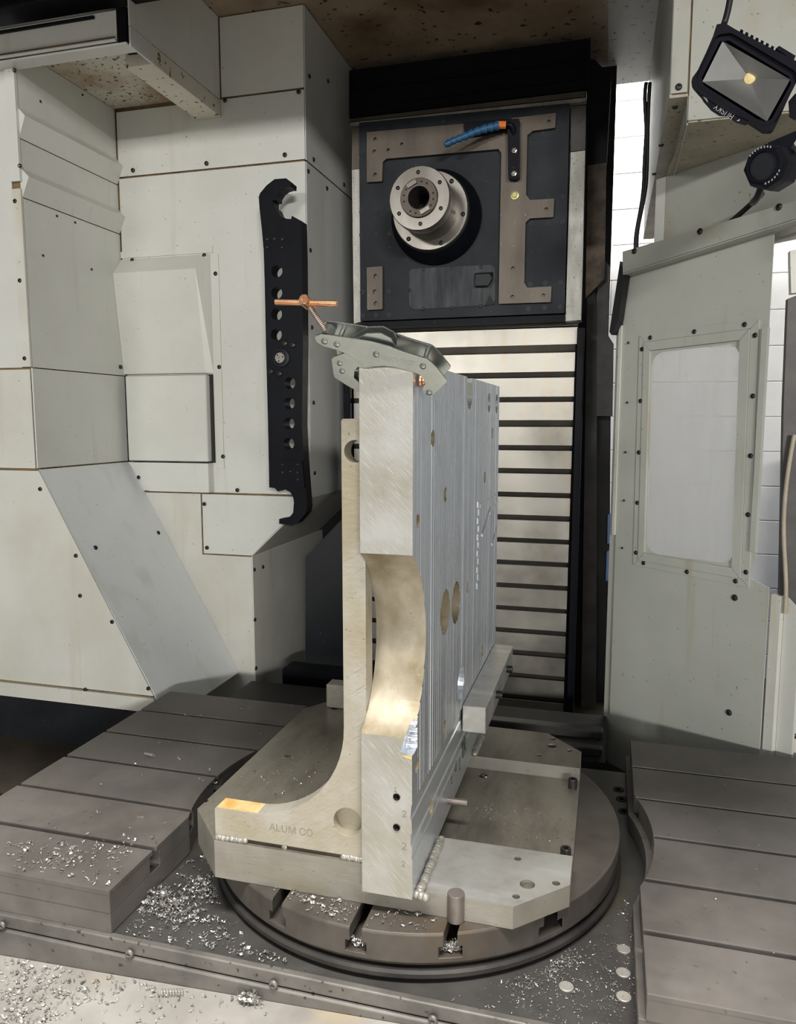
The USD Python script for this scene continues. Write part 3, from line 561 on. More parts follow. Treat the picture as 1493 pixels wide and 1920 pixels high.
# ================================================================== CLAMP (leans toward the viewer on the plate top)
TH = math.radians(40); cn = np.array([0, math.cos(TH), math.sin(TH)]); cv = np.array([0, -math.sin(TH), math.cos(TH)])
CP = np.array([-.38, 1.281, 1.398])
ck = thing('clamp', 'zinc plated cantilever clamp with copper T-handle gripping the plate top', 'clamp', (-.38, 1.3, 1.4))
def CFp(u, v, off=0.):
    p = onp(u, v, CP + cn * off, cn); return (float((p - CP) @ ex), float((p - CP) @ cv))
def cmesh(poly, d0, d1): return frame_mesh(poly, CP, ex, cv, -cn, -d1, -d0)
def CW(s, t, d=0.): return CP + ex * s + cv * t + cn * d
c6 = lambda pts: cr(570, 540, 5.332, pts)
front = c6([(108, 500), (120, 480), (165, 465), (300, 478), (500, 512), (700, 548), (860, 590), (980, 635), (1100, 672), (1235, 712), (1270, 740), (1330, 800), (1430, 925), (1425, 945), (1330, 1040), (1290, 1068), (1240, 1074), (1195, 1050), (1185, 1030), (1195, 985), (1215, 960), (1190, 900), (1155, 865), (1105, 845), (1000, 815), (900, 790), (800, 778), (700, 785), (640, 795), (600, 800), (560, 752), (430, 660), (330, 620), (200, 585), (130, 545)])
fpoly = Polygon([CFp(u, v) for u, v in front]).buffer(-.0012).buffer(.0012)
GAP = .040
obj('side_plate', cmesh(fpoly, 0, .0032), 'zinc', ck)
obj('side_plate', cmesh(fpoly, GAP, GAP + .0032), 'zinc', ck)
jaw = c6([(275, 715), (300, 690), (400, 655), (470, 648), (600, 700), (640, 790), (600, 800), (540, 790), (505, 830), (500, 900), (545, 940), (560, 975), (550, 1042), (430, 975), (305, 895), (295, 860)])
jpoly = Polygon([CFp(u, v, .0036) for u, v in jaw]).buffer(-.001).buffer(.001)
obj('jaw_plate', cmesh(jpoly, .0036, .0064), 'zinc', ck, 'left jaw plate')
obj('jaw_plate', cmesh(jpoly, GAP - .0032, GAP - .0004), 'zinc', ck, 'left jaw plate')
cam_p = c6([(480, 515), (640, 425), (780, 420), (880, 470), (915, 540), (910, 600), (860, 640), (600, 640)])
cpoly = Polygon([CFp(u, v, .02) for u, v in cam_p]).buffer(.001)
obj('cam_link', cmesh(cpoly, .0085, .0115), 'zinc', ck); obj('cam_link', cmesh(cpoly, .028, .031), 'zinc', ck)
for u, v in c6([(205, 533), (330, 563), (722, 665), (1190, 783), (1252, 1045)]):
    s, t = CFp(u, v); obj('rivet', cat_([lathe([(0, 0), (.0058, 0), (.0056, .0012), (.0035, .0026), (0, .003)], CW(s, t), -cn, 16), cyl(CW(s, t, .001), CW(s, t, GAP + .004), .0042, n=14)]), 'zinc', ck, smooth=35)
for u, v in c6([(358, 752), (382, 830)]):
    s, t = CFp(u, v, .0036); obj('rivet', cat_([lathe([(0, 0), (.0052, 0), (.005, .0012), (.003, .0024), (0, .0028)], CW(s, t, .0036), -cn, 16), cyl(CW(s, t, .004), CW(s, t, GAP - .001), .0038, n=12)]), 'zinc', ck, smooth=35)
a = CFp(*c6([(790, 700)])[0]); b = CFp(*c6([(1120, 757)])[0]); tu = np.array([b[0] - a[0], b[1] - a[1]]); ln = np.linalg.norm(tu); tu /= ln
TU = ex * tu[0] + cv * tu[1]; TV = -ex * tu[1] + cv * tu[0]
tmsh = meshkit.text_mesh('KANT-TWIST', .009, .0005); kx = ln / tmsh.bounds[1][0]
obj('stamped_name', text('KANT-TWIST', .009, CW(*a) + TV * -.0045, TU, TV, -cn, .0004, kx), 'greymark', ck)
s0, t0 = CFp(*c6([(200, 440)])[0], .02)
nut = cyl(CW(s0 + .006, t0 - .004, .008), CW(s0 + .006, t0 - .004, GAP - .006), .011, n=20); obj('swivel_nut', nut, 'zinc', ck, smooth=40)
# screw and T handle: rises toward the upper left
hp = onp(574, 563, CP + cn * .0, cn)
HP = onp(574, 566, CP + cn * .02, cn); SP = CW(s0 + .006, t0 - .004, .02); ax = (HP - SP) / np.linalg.norm(HP - SP)
nt = int(np.linalg.norm(HP - SP) / .0016); tp = []
for k in range(nt): tp += [(.0058 if k % 2 else .0048, k * .0016)]
obj('screw', lathe([(0, -.01), (.005, -.01)] + tp + [(.005, nt * .0016), (0, nt * .0016)], SP, ax, 14), 'screwst', ck, smooth=20)
obj('handle_hub', lathe([(0, -.022), (.0075, -.022), (.0078, -.016), (.0092, -.010), (.0096, .008), (.0088, .0098), (.003, .0098), (.003, .0088), (0, .0088)], HP, ax * .55 - ey * .8, 24), 'copper', ck, smooth=35)
obj('handle_bar', cyl(onp(517, 566.5, HP, (0, 1, 0)), onp(632, 569.5, HP, (0, 1, 0)), .0050, n=18), 'copper', ck, smooth=40)
for (u, v, d, w) in [(1195, 925, .02, .011)]:
    s, t = CFp(*c6([(u, v)])[0], d); obj('jaw_pad', lathe([(0, -.006), (.009, -.006), (.009, .004), (.012, .005), (.012, .009), (0, .009)], CW(s + .004, t, d), -ex, 20), 'copper', ck, smooth=35)
s, t = CFp(*c6([(560, 880)])[0], .02); obj('jaw_pad', lathe([(0, -.012), (.008, -.012), (.008, .002), (.011, .003), (.011, .007), (0, .007)], CW(s - .004, t, .02), ex, 20), 'screw', ck, smooth=35)

# ================================================================== WAY COVERS + SPINDLE HEAD + COLUMN
YW = 3.10; WX0, WX1 = -1.055, -.137
wc = thing('way_cover', 'stainless steel telescopic way cover of stacked slats behind the fixture', 'way cover', (-.6, YW, 0))
ed = [613, 660, 707, 753, 800, 845, 889, 934, 978, 1021, 1064, 1108, 1151, 1194, 1236, 1279, 1321, 1361]
lowb = [646, 697, 744, 788.5, 836, 880, 925.5, 969, 1013, 1056, 1100, 1143.7, 1186, 1227, 1271, 1312.5, 1351]
def zy(v): return YP(1070, v, YW)[2]
for k in range(17):
    za, zb, zc = zy(ed[k]), zy(lowb[k]), zy(ed[k + 1])
    yk = YW
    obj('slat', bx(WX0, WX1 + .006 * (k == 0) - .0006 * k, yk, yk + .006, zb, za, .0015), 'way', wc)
    obj('wiper_strip', ext_x([(yk + .003, zb), (yk + .014, zc + .001), (yk + .02, zc + .001), (yk + .02, zb)], WX0, WX1 - .002), 'wiper', wc)
obj('top_trim', bx(WX0, WX1 + .006, YW - .012, YW + .01, zy(612), zy(603.5), .002), 'wiper', wc)
for u in (859, 919, 984, 1068): screw(YP(u, 609, YW - .012), -ey, .0045, wc, 'rivet', 'steel')
obj('side_rail', bx(WX1 + .004, WX1 + .03, YW - .03, YW + .1, .1, 1.655, .002), 'black', wc, 'black right guide rail')
obj('side_rail', bx(WX0 - .035, WX0 - .004, YW - .03, YW + .1, .1, 1.655, .002), 'black', wc, 'black left guide rail')
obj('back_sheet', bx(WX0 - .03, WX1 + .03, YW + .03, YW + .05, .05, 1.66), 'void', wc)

YH = 3.0
hd = thing('spindle_head', 'dark blue-grey milling spindle head with a bright spindle nose', 'spindle head', (-.6, YH, 1.7))
c5 = lambda pts: cr(640, 200, 2.986, pts)
hp5 = lambda pts, y=YH: xz(c5(pts), y)
plate_p = hp5([(100, 90), (1280, -20), (1250, 1155), (108, 1200)])
obj('head_plate', ext_y(plate_p, YH, YH + .10), 'headblue', hd)
obj('edge_strip', ext_y(hp5([(50, 345), (98, 340), (103, 1200), (62, 1212)]), YH + .02, YH + .10), 'steelstrip', hd, 'light steel side strip')
obj('edge_strip', ext_y(hp5([(52, 110), (99, 105), (98, 338), (50, 343)]), YH + .02, YH + .10), 'bracket', hd)
obj('edge_strip', ext_y(hp5([(1284, 245), (1365, 235), (1340, 1190), (1254, 1197)]), YH + .02, YH + .10), 'steelstrip', hd, 'light steel side strip')
obj('edge_strip', ext_y(hp5([(1282, -15), (1370, -20), (1366, 232), (1285, 240)]), YH + .02, YH + .10), 'colgrey', hd)
obj('lower_lip', ext_y(hp5([(108, 1204), (1255, 1160), (1255, 1195), (108, 1240)]), YH + .02, YH + .09), 'black', hd)
br = Polygon(hp5([(150, 152), (690, 105), (1205, 45), (1200, 128), (1075, 145), (1045, 170), (1038, 500), (1060, 530), (1195, 522), (1190, 625), (1060, 632), (1035, 655), (1028, 990), (1045, 1018), (1180, 1010), (1175, 1098), (885, 1108), (900, 268), (885, 246), (258, 300), (240, 318), (235, 425), (150, 430)])).buffer(-.004).buffer(.006).buffer(-.002)
bh = [(190, 182, 10), (185, 252, 11), (263, 244, 10), (339, 210, 9), (190, 382, 11), (1162, 85, 11), (1148, 576, 11), (962, 907, 11), (958, 1066, 11), (1133, 1057, 10)]
def hpt(a, b, y=YH): return YP(*c5([(a, b)])[0], y)
bm = ext_y(br, YH - .018, YH + .001)
for a_, b_, r_ in bh:
    p = hpt(a_, b_, YH - .018); bm = cut(bm, cyl(p - ey * .02, p + ey * .012, r_ * .00072, n=16))
obj('bracket', bm, 'bracket', hd, 'brown steel frame bracket')
sb = Polygon(hp5([(150, 905), (238, 898), (238, 1138), (152, 1142)])).buffer(-.004).buffer(.004)
sbm = ext_y(sb, YH - .018, YH + .001)
for a_, b_ in [(192, 949), (188, 1036), (193, 1102)]:
    p = hpt(a_, b_, YH - .018); sbm = cut(sbm, cyl(p - ey * .02, p + ey * .012, .0085, n=16))
obj('side_bracket', sbm, 'bracket', hd, 'small brown bracket with three holes')
cv5 = Polygon(hp5([(375, 905), (865, 880), (868, 1112), (378, 1142)]))
obj('cover_seam', ext_y(cv5.buffer(-.025).buffer(.0255), YH - .0012, YH + .001), 'holeblk', hd)
obj('access_cover', ext_y(cv5.buffer(-.025).buffer(.022), YH - .003, YH + .001), 'headcov', hd, 'rounded access cover with pale streaks')
for a_, b_ in [(462, 912), (618, 905), (783, 898), (386, 1028), (458, 1132), (617, 1126), (778, 1116)]: screw(hpt(a_, b_, YH - .003), -ey, .006, hd)
obj('handle_block', hull([hpt(a_, b_, y) for y, pts in ((YH - .035, [(752, 940), (830, 936), (845, 960), (822, 1000), (750, 1002)]), (YH, [(748, 930), (852, 925), (850, 972), (825, 1008), (748, 1010)])) for a_, b_ in pts]), 'plug', hd)
obj('arrow_block', ext_y(hp5([(832, 1055), (862, 1108), (805, 1115)]), YH - .006, YH), 'holeblk', hd)
for a_, b_ in [(115, 125), (190, 120), (270, 112), (118, 265), (115, 588), (195, 582), (268, 578), (115, 718), (195, 715), (270, 712), (118, 1040), (268, 1035), (122, 1170), (195, 1168), (268, 1165), (1165, 20), (1080, 172), (1165, 165), (1252, 158), (1075, 515), (1160, 508), (1242, 503), (1065, 655), (1152, 655), (1240, 645), (1060, 995), (1143, 988), (1230, 985), (1050, 1132), (1140, 1125), (1225, 1122)]:
    if any(abs(a_ - x) < 40 and abs(b_ - y) < 25 for x, y, _ in bh): continue
    p = hpt(a_, b_); obj('plug', lathe([(0, 0), (.0105, 0), (.0102, .0012), (0, .0012)], p, -ey, 16), 'plug', hd)
# spindle
S0 = YP(640 + 437 / 2.986, 200 + 512 / 2.986, 2.72); sx, sz = S0[0], S0[2]
def spl(prof, name, mat, label=None, parent=hd, n=48): return obj(name, lathe([(r, -y) for r, y in prof], (sx, 0, sz), -ey, n), mat, parent, label, smooth=30)
spl([(0, YH), (.178, YH), (.176, 2.975), (.160, 2.935), (.148, 2.906), (0, 2.906)], 'spindle_boss', 'black', 'dark tapered boss')
rfp = spl([(0, 2.906), (.1435, 2.906), (.1445, 2.903), (.1445, 2.888), (.142, 2.885), (.118, 2.885), (0, 2.885)], 'rear_flange', 'steel', 'bolted steel flange')
spl([(.07, 2.885), (.108, 2.885), (.106, 2.80), (.102, 2.775), (.07, 2.775), (.07, 2.885)], 'spindle_barrel', 'bracket', 'dark steel barrel')
nfp = spl([(.067, 2.775), (.1095, 2.775), (.1105, 2.772), (.1105, 2.724), (.108, 2.720), (.0685, 2.720), (.067, 2.722)], 'nose_flange', 'steel', 'polished nose flange')
nrp = spl([(.039, 2.77), (.0672, 2.77), (.0672, 2.712), (.0655, 2.710), (.043, 2.710), (.039, 2.7105)], 'nose_ring', 'bracket', 'inner nose ring')
spl([(.0388, 2.711), (.036, 2.73), (.029, 2.84), (.034, 2.84), (.0388, 2.80)], 'taper_bore', 'holeblk', 'dark taper bore')
spl([(0, 2.86), (.06, 2.86), (.06, 2.845), (0, 2.845)], 'bore_bottom', 'holeblk')
for k in range(6):
    t = PI / 6 + k * PI / 3 + .05; screw((sx + .088 * math.cos(t), 2.7195, sz + .088 * math.sin(t)), -ey, .0072, nfp)
    screw((sx + .128 * math.cos(t + .3), 2.8845, sz + .128 * math.sin(t + .3)), -ey, .0085, rfp)
for k in range(16):
    t = k * PI / 8 + .2
    if k in (1, 9): continue
    screw((sx + .054 * math.cos(t), 2.7095, sz + .054 * math.sin(t)), -ey, .0035, nrp, 'nose_hole', 'holeblk', .0006)
for t in (2.05, 2.05 + PI):
    c = np.array([sx + .052 * math.cos(t), 2.708, sz + .052 * math.sin(t)]); d = np.array([-math.sin(t), 0, math.cos(t)]); e = np.array([math.cos(t), 0, math.sin(t)])
    obj('drive_key', hull([c + d * a_ * .018 + e * b_ * .007 + ey * y for a_ in (-1, 1) for b_ in (-1, 1) for y in (-.006, .004)]), 'steel', nrp)
# coolant manifold, blue hose, fitting
obj('manifold', ext_y(Polygon(hp5([(940, 100), (1005, 95), (1005, 415), (990, 428), (945, 425)])).buffer(-.004).buffer(.004), YH - .05, YH - .018), 'black', hd, 'black coolant manifold block')
obj('manifold', ext_y(hp5([(695, 105), (960, 85), (958, 150), (700, 188)]), YH - .035, YH - .018), 'black', hd)
for a_, b_ in [(970, 247), (968, 376)]: obj('fitting', lathe([(0, 0), (.011, 0), (.011, .006), (.006, .007), (.006, .012), (0, .012)], hpt(a_, b_, YH - .05), -ey, 6), 'steel', hd)
obj('brass_plug', lathe([(0, 0), (.017, 0), (.016, .004), (.010, .005), (.009, .009), (0, .009)], hpt(972, 497, YH - .018), -ey, 20), 'brass', hd, 'brass sight plug', smooth=35)
hop = obj('coolant_hose', tube([hpt(920, 102, 2.94), hpt(955, 110, 2.94), hpt(968, 150, 2.955), hpt(970, 200, 2.965)], .010, 10, 14), 'black', hd, 'coolant hose elbow with jointed blue segments', smooth=True)
hs = [hpt(a_, b_, y) for a_, b_, y in [(880, 105, 2.93), (820, 120, 2.92), (750, 140, 2.91), (690, 168, 2.90), (630, 190, 2.89), (580, 215, 2.88)]]
cent = np.array(hs); tt = np.linspace(0, 5, 10)
for k in range(9):
    f = lambda t: np.array([np.interp(t, range(6), cent[:, j]) for j in range(3)])
    a_, b_ = f(tt[k]), f(tt[k + 1]); r_ = .0168 - .0004 * k
    obj('hose_segment', cat_([cyl(a_, a_ * .35 + b_ * .65, r_, r_ * .82, 14), cyl(a_ * .35 + b_ * .65, b_, r_ * .8, r_ * .62, 14)]), 'bluehose', hop, 'blue hose segment', smooth=35)
obj('hose_valve', cyl(hpt(880, 102, 2.93), hpt(922, 102, 2.935), .0135, n=8), 'orange', hop, 'orange hose valve')

# upper cover above the head and its bright lip
uc = thing('upper_cover', 'black upper way cover under the roof above the spindle head', 'way cover', (-.6, 3.3, 2.6))
def xzq(pts, y): return xz(pts, y)
for k, (a_, b_) in enumerate([((132, 72), (172, 112)), ((172, 112), (205, 148)), ((205, 148), (222, 168))]):
    obj('cover_slat', ext_y(xz([(655, a_[0]), (1104, a_[1]), (1102, b_[1] - 1), (655, b_[0] - 1)], 3.30 - .012 * k), 3.30 - .012 * k, 3.33 - .012 * k), 'black', uc)
obj('bright_lip', ext_y(xz([(656, 230), (1099, 183), (1099, 190), (656, 237)], 3.25), 3.25, 3.28), 'steelstrip', uc, 'bright steel lower lip')
obj('lip_bar', ext_y(xz([(656, 223), (1101, 170), (1100, 181), (656, 229)], 3.262), 3.262, 3.30), 'wiper', uc)

# column right side: rusty bracket plate, grey posts, dark interior
col = thing('column_guard', 'rust-brown steel guard plate with slanted ends at the right of the spindle head', 'guard plate', (-.05, 3.2, 1.7))
c18 = lambda pts: cr(1080, 60, 3.31, pts)
obj('guard_plate', ext_y(xz(c18([(75, 830), (190, 810), (178, 1525), (60, 1650)]), 3.2), 3.2, 3.225), 'rustcol', col)
obj('guard_plate', ext_y(xz(c18([(92, 170), (118, 170), (220, 280), (192, 808), (74, 828)]), 3.2), 3.2, 3.225), 'black', col, 'black upper half of the guard')
obj('guard_edge', ext_y(xz(c18([(66, 60), (92, 28), (90, 480), (70, 480)]), 3.19), 3.19, 3.22), 'black', col)
gp_ = thing('column_post', 'dark grey column casting beside the way cover', 'column', (0, 3.3, 0))
obj('post', ext_y(xz(c18([(178, 1420), (210, 1450), (195, 1870), (130, 1920), (135, 1570)]), 3.25), 3.25, 3.3), 'colgrey', gp_)
obj('post', ext_y(xz([(1101, 560), (1120, 545), (1117, 1445), (1088, 1440)], 3.28), 3.28, 3.34), 'colgrey', gp_)
obj('post_step', ext_y(xz([(1119, 632), (1138, 625), (1151, 645), (1149, 780), (1119, 780)], 3.24), 3.24, 3.30), 'colgrey', gp_)
obj('dark_panel', ext_y(xz([(1086, 600), (1100, 580), (1118, 640), (1146, 700), (1140, 1450), (1070, 1450)], 3.36), 3.36, 3.4), 'void', gp_)  # dark sheet standing for the unlit void beside the column
obj('indicator_slit', ext_y(xz([(1140, 965), (1146, 963), (1145, 1018), (1139, 1020)], 3.35), 3.35, 3.358), 'bluepaint', gp_, 'light blue slit')  # blue strips added where blue shows through the gap by the door
obj('indicator_slit', ext_y(xz([(1138, 1034), (1144, 1032), (1141, 1088), (1136, 1090)], 3.35), 3.35, 3.358), 'bluepaint', gp_, 'light blue slit')
cl = thing('column_cover', 'black sheet metal guard with a slanted top left of the way cover', 'guard plate', (-1.2, 2.95, .1))
obj('cover_sheet', ext_y(xz([(573, 1045), (652, 962), (660, 1300), (573, 1290)], 2.96), 2.96, 2.98), 'dark', cl)
obj('cover_foot', bx(-1.30, -.95, 2.86, 2.97, .06, .26, .004), 'black', cl)

# ================================================================== TOOL ARM
ta = thing('tool_arm', 'black double-ended tool changer arm with round holes against the cream wall', 'tool changer arm', (-1.2, 2.74, 1.4))
YA = 2.70
hk = cr(470, 320, 6.0, [(92, 300), (105, 255), (180, 165), (270, 95), (400, 85), (452, 130), (450, 180), (415, 182), (370, 195), (320, 235), (288, 285), (284, 330), (248, 335), (248, 400), (285, 420), (310, 480), (350, 520), (400, 540), (455, 545), (465, 508), (570, 565), (580, 1000), (585, 1500), (590, 1920)])
hl = cr(470, 600, 4.57, [(420, 0), (435, 400), (440, 900), (455, 1200), (470, 1400), (485, 1600), (478, 1650), (400, 1740), (350, 1760), (245, 1745), (245, 1705), (290, 1700), (340, 1685), (365, 1650), (372, 1560), (365, 1520), (340, 1475), (300, 1455), (250, 1450), (235, 1470), (205, 1440), (160, 1435), (150, 900), (135, 200), (128, 0)])
left = cr(470, 320, 6.0, [(172, 1920), (160, 1300), (148, 900), (125, 640), (100, 420)])
ap = Polygon([tuple(q) for q in xz(hk + hl[2:-2] + left, YA)]).buffer(0)
if hasattr(ap, 'geoms'): ap = max(ap.geoms, key=lambda g: g.area)
am = ext_y(ap, YA, YA + .055)
ah = cr(470, 320, 6.0, [(307, 1130), (305, 1375), (303, 1615), (300, 1845)]) + cr(470, 600, 4.57, [(345, 540), (340, 713), (338, 887), (336, 1060)])
for u, v in ah:
    p = YP(u, v, YA); am = cut(am, cyl(p - ey * .05 - ex * .004, p + ey * .12 - ex * .004, .0225, n=28))
obj('arm', am, 'black', ta)
hbp = YP(*cr(470, 600, 4.57, [(265, 325)])[0], YA)
hubp = obj('hub', lathe([(0, 0), (.036, 0), (.034, .006), (.026, .008), (.024, .004), (0, .004)], hbp, -ey, 28), 'plug', ta, 'dark hub ring', smooth=35)
obj('hub_cap', lathe([(0, .004), (.0205, .004), (.0205, .011), (.019, .0125), (.004, .0125), (.004, .009), (0, .009)], hbp - ex * .002, -ey, 24), 'steel', hubp, 'bright round hub cap', smooth=35)
for t in (0.2, 2.3, 4.4): screw(hbp + np.array([.013 * math.cos(t) - .002, -.0125, .013 * math.sin(t)]), -ey, .0028, hubp, 'hub_hole', 'holeblk')
for u, v in cr(470, 600, 4.57, [(295, 200), (365, 215), (175, 440), (250, 460)]): screw(YP(u, v, YA), -ey, .012, ta, 'bolt')
obj('end_plate', ext_y(xz(cr(470, 600, 4.57, [(255, 1205), (440, 1205), (462, 1440), (250, 1440)]), YA - .008), YA - .008, YA), 'black', ta)
for u, v in cr(470, 600, 4.57, [(340, 1298), (405, 1240), (402, 1305), (405, 1368), (272, 1240), (275, 1305)]): screw(YP(u, v, YA - .008), -ey, .006, ta)
for u, v in cr(470, 320, 6.0, [(185, 770), (355, 770), (185, 860), (350, 860), (265, 765)]): screw(YP(u, v, YA), -ey, .006, ta)
obj('arm_shaft', cyl(hbp + ey * .054, hbp + ey * .138, .05), 'black', ta, smooth=40)

# ================================================================== DOOR (45 degrees) + lamps
dr = thing('door_1', 'grey-green sheet metal machine door with a scratched round-cornered window', None, (.25, 2.55, .05), kind='structure')
c7 = lambda pts: cr(1050, 380, 3.37, pts)
c8 = lambda pts: cr(1050, 850, 3.2, pts)
lf = DF(*c7([(455, 500)])[0]); ts = DF(1180, 530)[0]
s0_ = -.60; s1_ = DF(1452, 430)[0]
z_t0, z_t1 = DF(1180, 520)[1], DF(1452, 430)[1]
dpoly = Polygon([(s0_ + .025, .05), (.005, .05), (.005, .82), (s1_ - .02, .84), (s1_, .9), (s1_, z_t1 + .03), (s0_ + .025, z_t0 + .03)])
win = [DF(*p) for p in c7([(580, 950), (1140, 885)]) + c8([(1040, 670), (520, 600)])]
wpoly = Polygon(win).buffer(-.045).buffer(.045, quad_segs=8)
obj('door_panel', dmesh(dpoly.difference(wpoly), -.004, 0), 'door', dr)
obj('pane', dmesh(wpoly.buffer(.012), -.010, -.005), 'pane', dr, 'scratched translucent window')
def quad_strip(o, i, d0, d1, mat, name):
    for k in range(4):
        j = (k + 1) % 4
        q = Polygon([o[k], o[j], i[j], i[k]]).buffer(-.0006, join_style=2)
        obj(name, dmesh(q, d0, d1), mat, dr)
O1 = [DF(*p) for p in c7([(508, 838), (1266, 735)]) + c8([(1140, 808), (443, 668)])]
O2 = [DF(*p) for p in c7([(540, 882), (1210, 797)]) + c8([(1092, 752), (478, 640)])]
O3 = [DF(*p) for p in c7([(578, 935), (1145, 870)]) + c8([(1040, 684), (514, 595)])]
quad_strip(O1, O2, 0, .004, 'door', 'outer_frame'); quad_strip(O2, O3, 0, .008, 'door', 'inner_frame')
for u, v in c7([(572, 853), (850, 815), (1168, 770), (1234, 838), (520, 926), (1220, 1222), (1206, 1600), (510, 1253), (500, 1578)]) + c8([(1144, 15), (1130, 368), (1117, 713), (1055, 767), (763, 711), (503, 658), (457, 596), (465, 297)]):
    screw(onp(u, v, DP + DN * .004, DN), DN, .0075, dr)
for u, v in c8([(1050, 866), (1016, 1555)]): screw(onp(u, v, DP, DN), DN, .010, dr, 'plug', 'holeblk')
# left edge folds
LE = [DF(*p) for p in [(1146, 640), (1174, 560), (1170, 1440), (1146, 1445)]]
obj('left_fold', dmesh([(s0_ - .01, .05), (s0_ + .024, .05), (s0_ + .024, z_t0), (s0_ - .01, z_t0 - .05)], -.03, -.008), 'door', dr)
obj('left_hinge', dmesh([(s0_ + .012, .9), (s0_ + .024, .9), (s0_ + .024, 1.62), (s0_ + .012, 1.62)], -.008, .006), 'cream2', dr, 'long pale hinge strip')
for u, v in c7([(432, 885), (425, 1263), (414, 1577)]) + c8([(385, 283), (374, 568)]): screw(onp(u, v, DP + DN * .006, DN), DN, .004, dr)
# hooded top trim with screws
T = [onp(u, v, DP + DN * .045, DN) for u, v in [(1168, 472), (1493, 376), (1493, 410), (1168, 512)]]
TT = [(float((p - DP) @ DU), float(p[2])) for p in T]
obj('top_trim', dmesh([TT[0], (TT[1][0] + .1, TT[1][1] + (TT[1][1] - TT[0][1]) / (TT[1][0] - TT[0][0]) * .1), (TT[2][0] + .1, TT[2][1] + (TT[2][1] - TT[3][1]) / (TT[2][0] - TT[3][0]) * .1), TT[3]], .04, .045), 'hdr', dr, 'scuffed hooded top trim')
obj('top_trim_lip', frame_mesh([(0, 0), (.8, 0), (.8, .05), (0, .05)], DP + DU * TT[3][0] + ez * (TT[3][1] - .001) - DN * .006, DU + ez * ((TT[2][1] - TT[3][1]) / (TT[2][0] - TT[3][0])), DN, -ez, 0, .004), 'hdr', dr)
for u, v in [(1190, 471), (1313, 434), (1461, 388)]: screw(onp(u, v, DP + DN * .045, DN), DN, .0095, dr)
obj('wiper_flap', hull([DW(*DF(u, v, .03), o) for o in (.005, .03) for u, v in [(1163, 490), (1172, 515), (1160, 600), (1147, 628), (1143, 622)]]), 'cable', dr, 'black rubber flap')
# right stile and stepped strips at the jamb
obj('right_fold', dmesh([(s1_ - .012, .92), (s1_ + .005, .92), (s1_ + .005, 1.56), (s1_ - .012, 1.56)], 0, .012), 'door', dr)
obj('jamb_strip', dmesh([(.006, .05), (.035, .05), (.035, .80), (.006, .80)], -.03, -.012), 'cream2', dr)
obj('jamb_strip', dmesh([(.036, .05), (.085, .05), (.085, .76), (.036, .80)], -.04, -.03), 'cream', dr)
# far right post and hoses
fp = thing('right_post', 'pale cream machine post with dark upper casing at the right edge', 'post', (.7, 2.36, 0))
YQ = 2.36
obj('lower_panel', ext_y(xz([(1452, 1165), (1530, 1165), (1530, 1450), (1447, 1450)], YQ), YQ, YQ + .02), 'cream2', fp)
obj('upper_casing', ext_y(xz([(1478, 560), (1530, 540), (1530, 1163), (1462, 1163), (1470, 760)], YQ), YQ, YQ + .03), 'colgrey', fp)
obj('edge_strip', ext_y(xz([(1482, 470), (1530, 460), (1530, 545), (1484, 550)], YQ), YQ, YQ + .03), 'cream2', fp)
screw(YP(1489, 1380, YQ), -ey, .009, fp)
hh = thing('hanging_hose', 'beige hose hanging down beside the right-hand post', 'hose', (.6, 2.33, 1.0))
obj('hose', tube([YP(u, v, YQ - .02) for u, v in [(1490, 815), (1476, 900), (1470, 1000), (1474, 1090), (1472, 1150)]], .006, 8, 24), 'hose', hh, smooth=True)

def lamp_frame(c, fwd, roll):
    fwd = np.array(fwd, float); fwd /= np.linalg.norm(fwd); r_ = np.cross(fwd, ez); r_ /= np.linalg.norm(r_); u_ = np.cross(r_, fwd)
    # seen from the front: x to the viewer's right
    a_, b_ = -r_, u_; c_, s_ = math.cos(roll), math.sin(roll)
    return np.array(c, float), c_ * a_ + s_ * b_, -s_ * a_ + c_ * b_, fwd
# big square work lamp: face unprojected on a plane facing the viewer
lm = thing('work_lamp', 'large square black LED work lamp hanging upside down at the upper right', 'work lamp', tuple(YP(1405, 150, 1.9)))
YL = 1.9; LN = np.array([-.10, -.97, -.2]); LN /= np.linalg.norm(LN); LP = YP(1405, 150, YL)
LU = np.cross(ez, -LN); LU = np.cross(LN, ez); LU /= np.linalg.norm(LU); LU = -LU; LV = np.cross(LN, LU); 
if LV[2] < 0: LV = -LV
LU = np.cross(LV, LN)
cL = lambda pts: cr(1270, 20, 4.682, pts)
def LFp(pts, off=0.): return [(float((onp(u, v, LP + LN * off, LN) - LP) @ LU), float((onp(u, v, LP + LN * off, LN) - LP) @ LV)) for u, v in cL(pts)]
def lmesh(poly, d0, d1): return frame_mesh(poly, LP, LU, LV, LN, d0, d1)
outer = Polygon(LFp([(330, 105), (430, 90), (530, 150), (720, 250), (870, 330), (1090, 440), (1110, 560), (1000, 780), (900, 1000), (870, 1060), (830, 1085), (750, 1085), (690, 1045), (620, 1000), (400, 900), (200, 770), (120, 680), (100, 640), (110, 590), (160, 520), (230, 370), (290, 230)])).buffer(0)
inner = Polygon(LFp([(375, 270), (455, 262), (985, 580), (1002, 640), (830, 950), (770, 975), (700, 950), (235, 655), (215, 590)])).buffer(-.004).buffer(.004)
obj('housing', lmesh(outer.buffer(-.006).difference(inner), -.045, 0), 'lampblk', lm)
obj('bezel', lmesh(outer.buffer(-.008).buffer(.002).difference(inner.buffer(.012)), 0, .010), 'lampblk', lm)
obj('back_shell', lmesh(outer.buffer(-.012), -.075, -.046), 'lampblk', lm)
ip = [np.array(q) for q in list(inner.exterior.coords)[:-1]]; ccn = np.array(LFp([(645, 565)])[0])
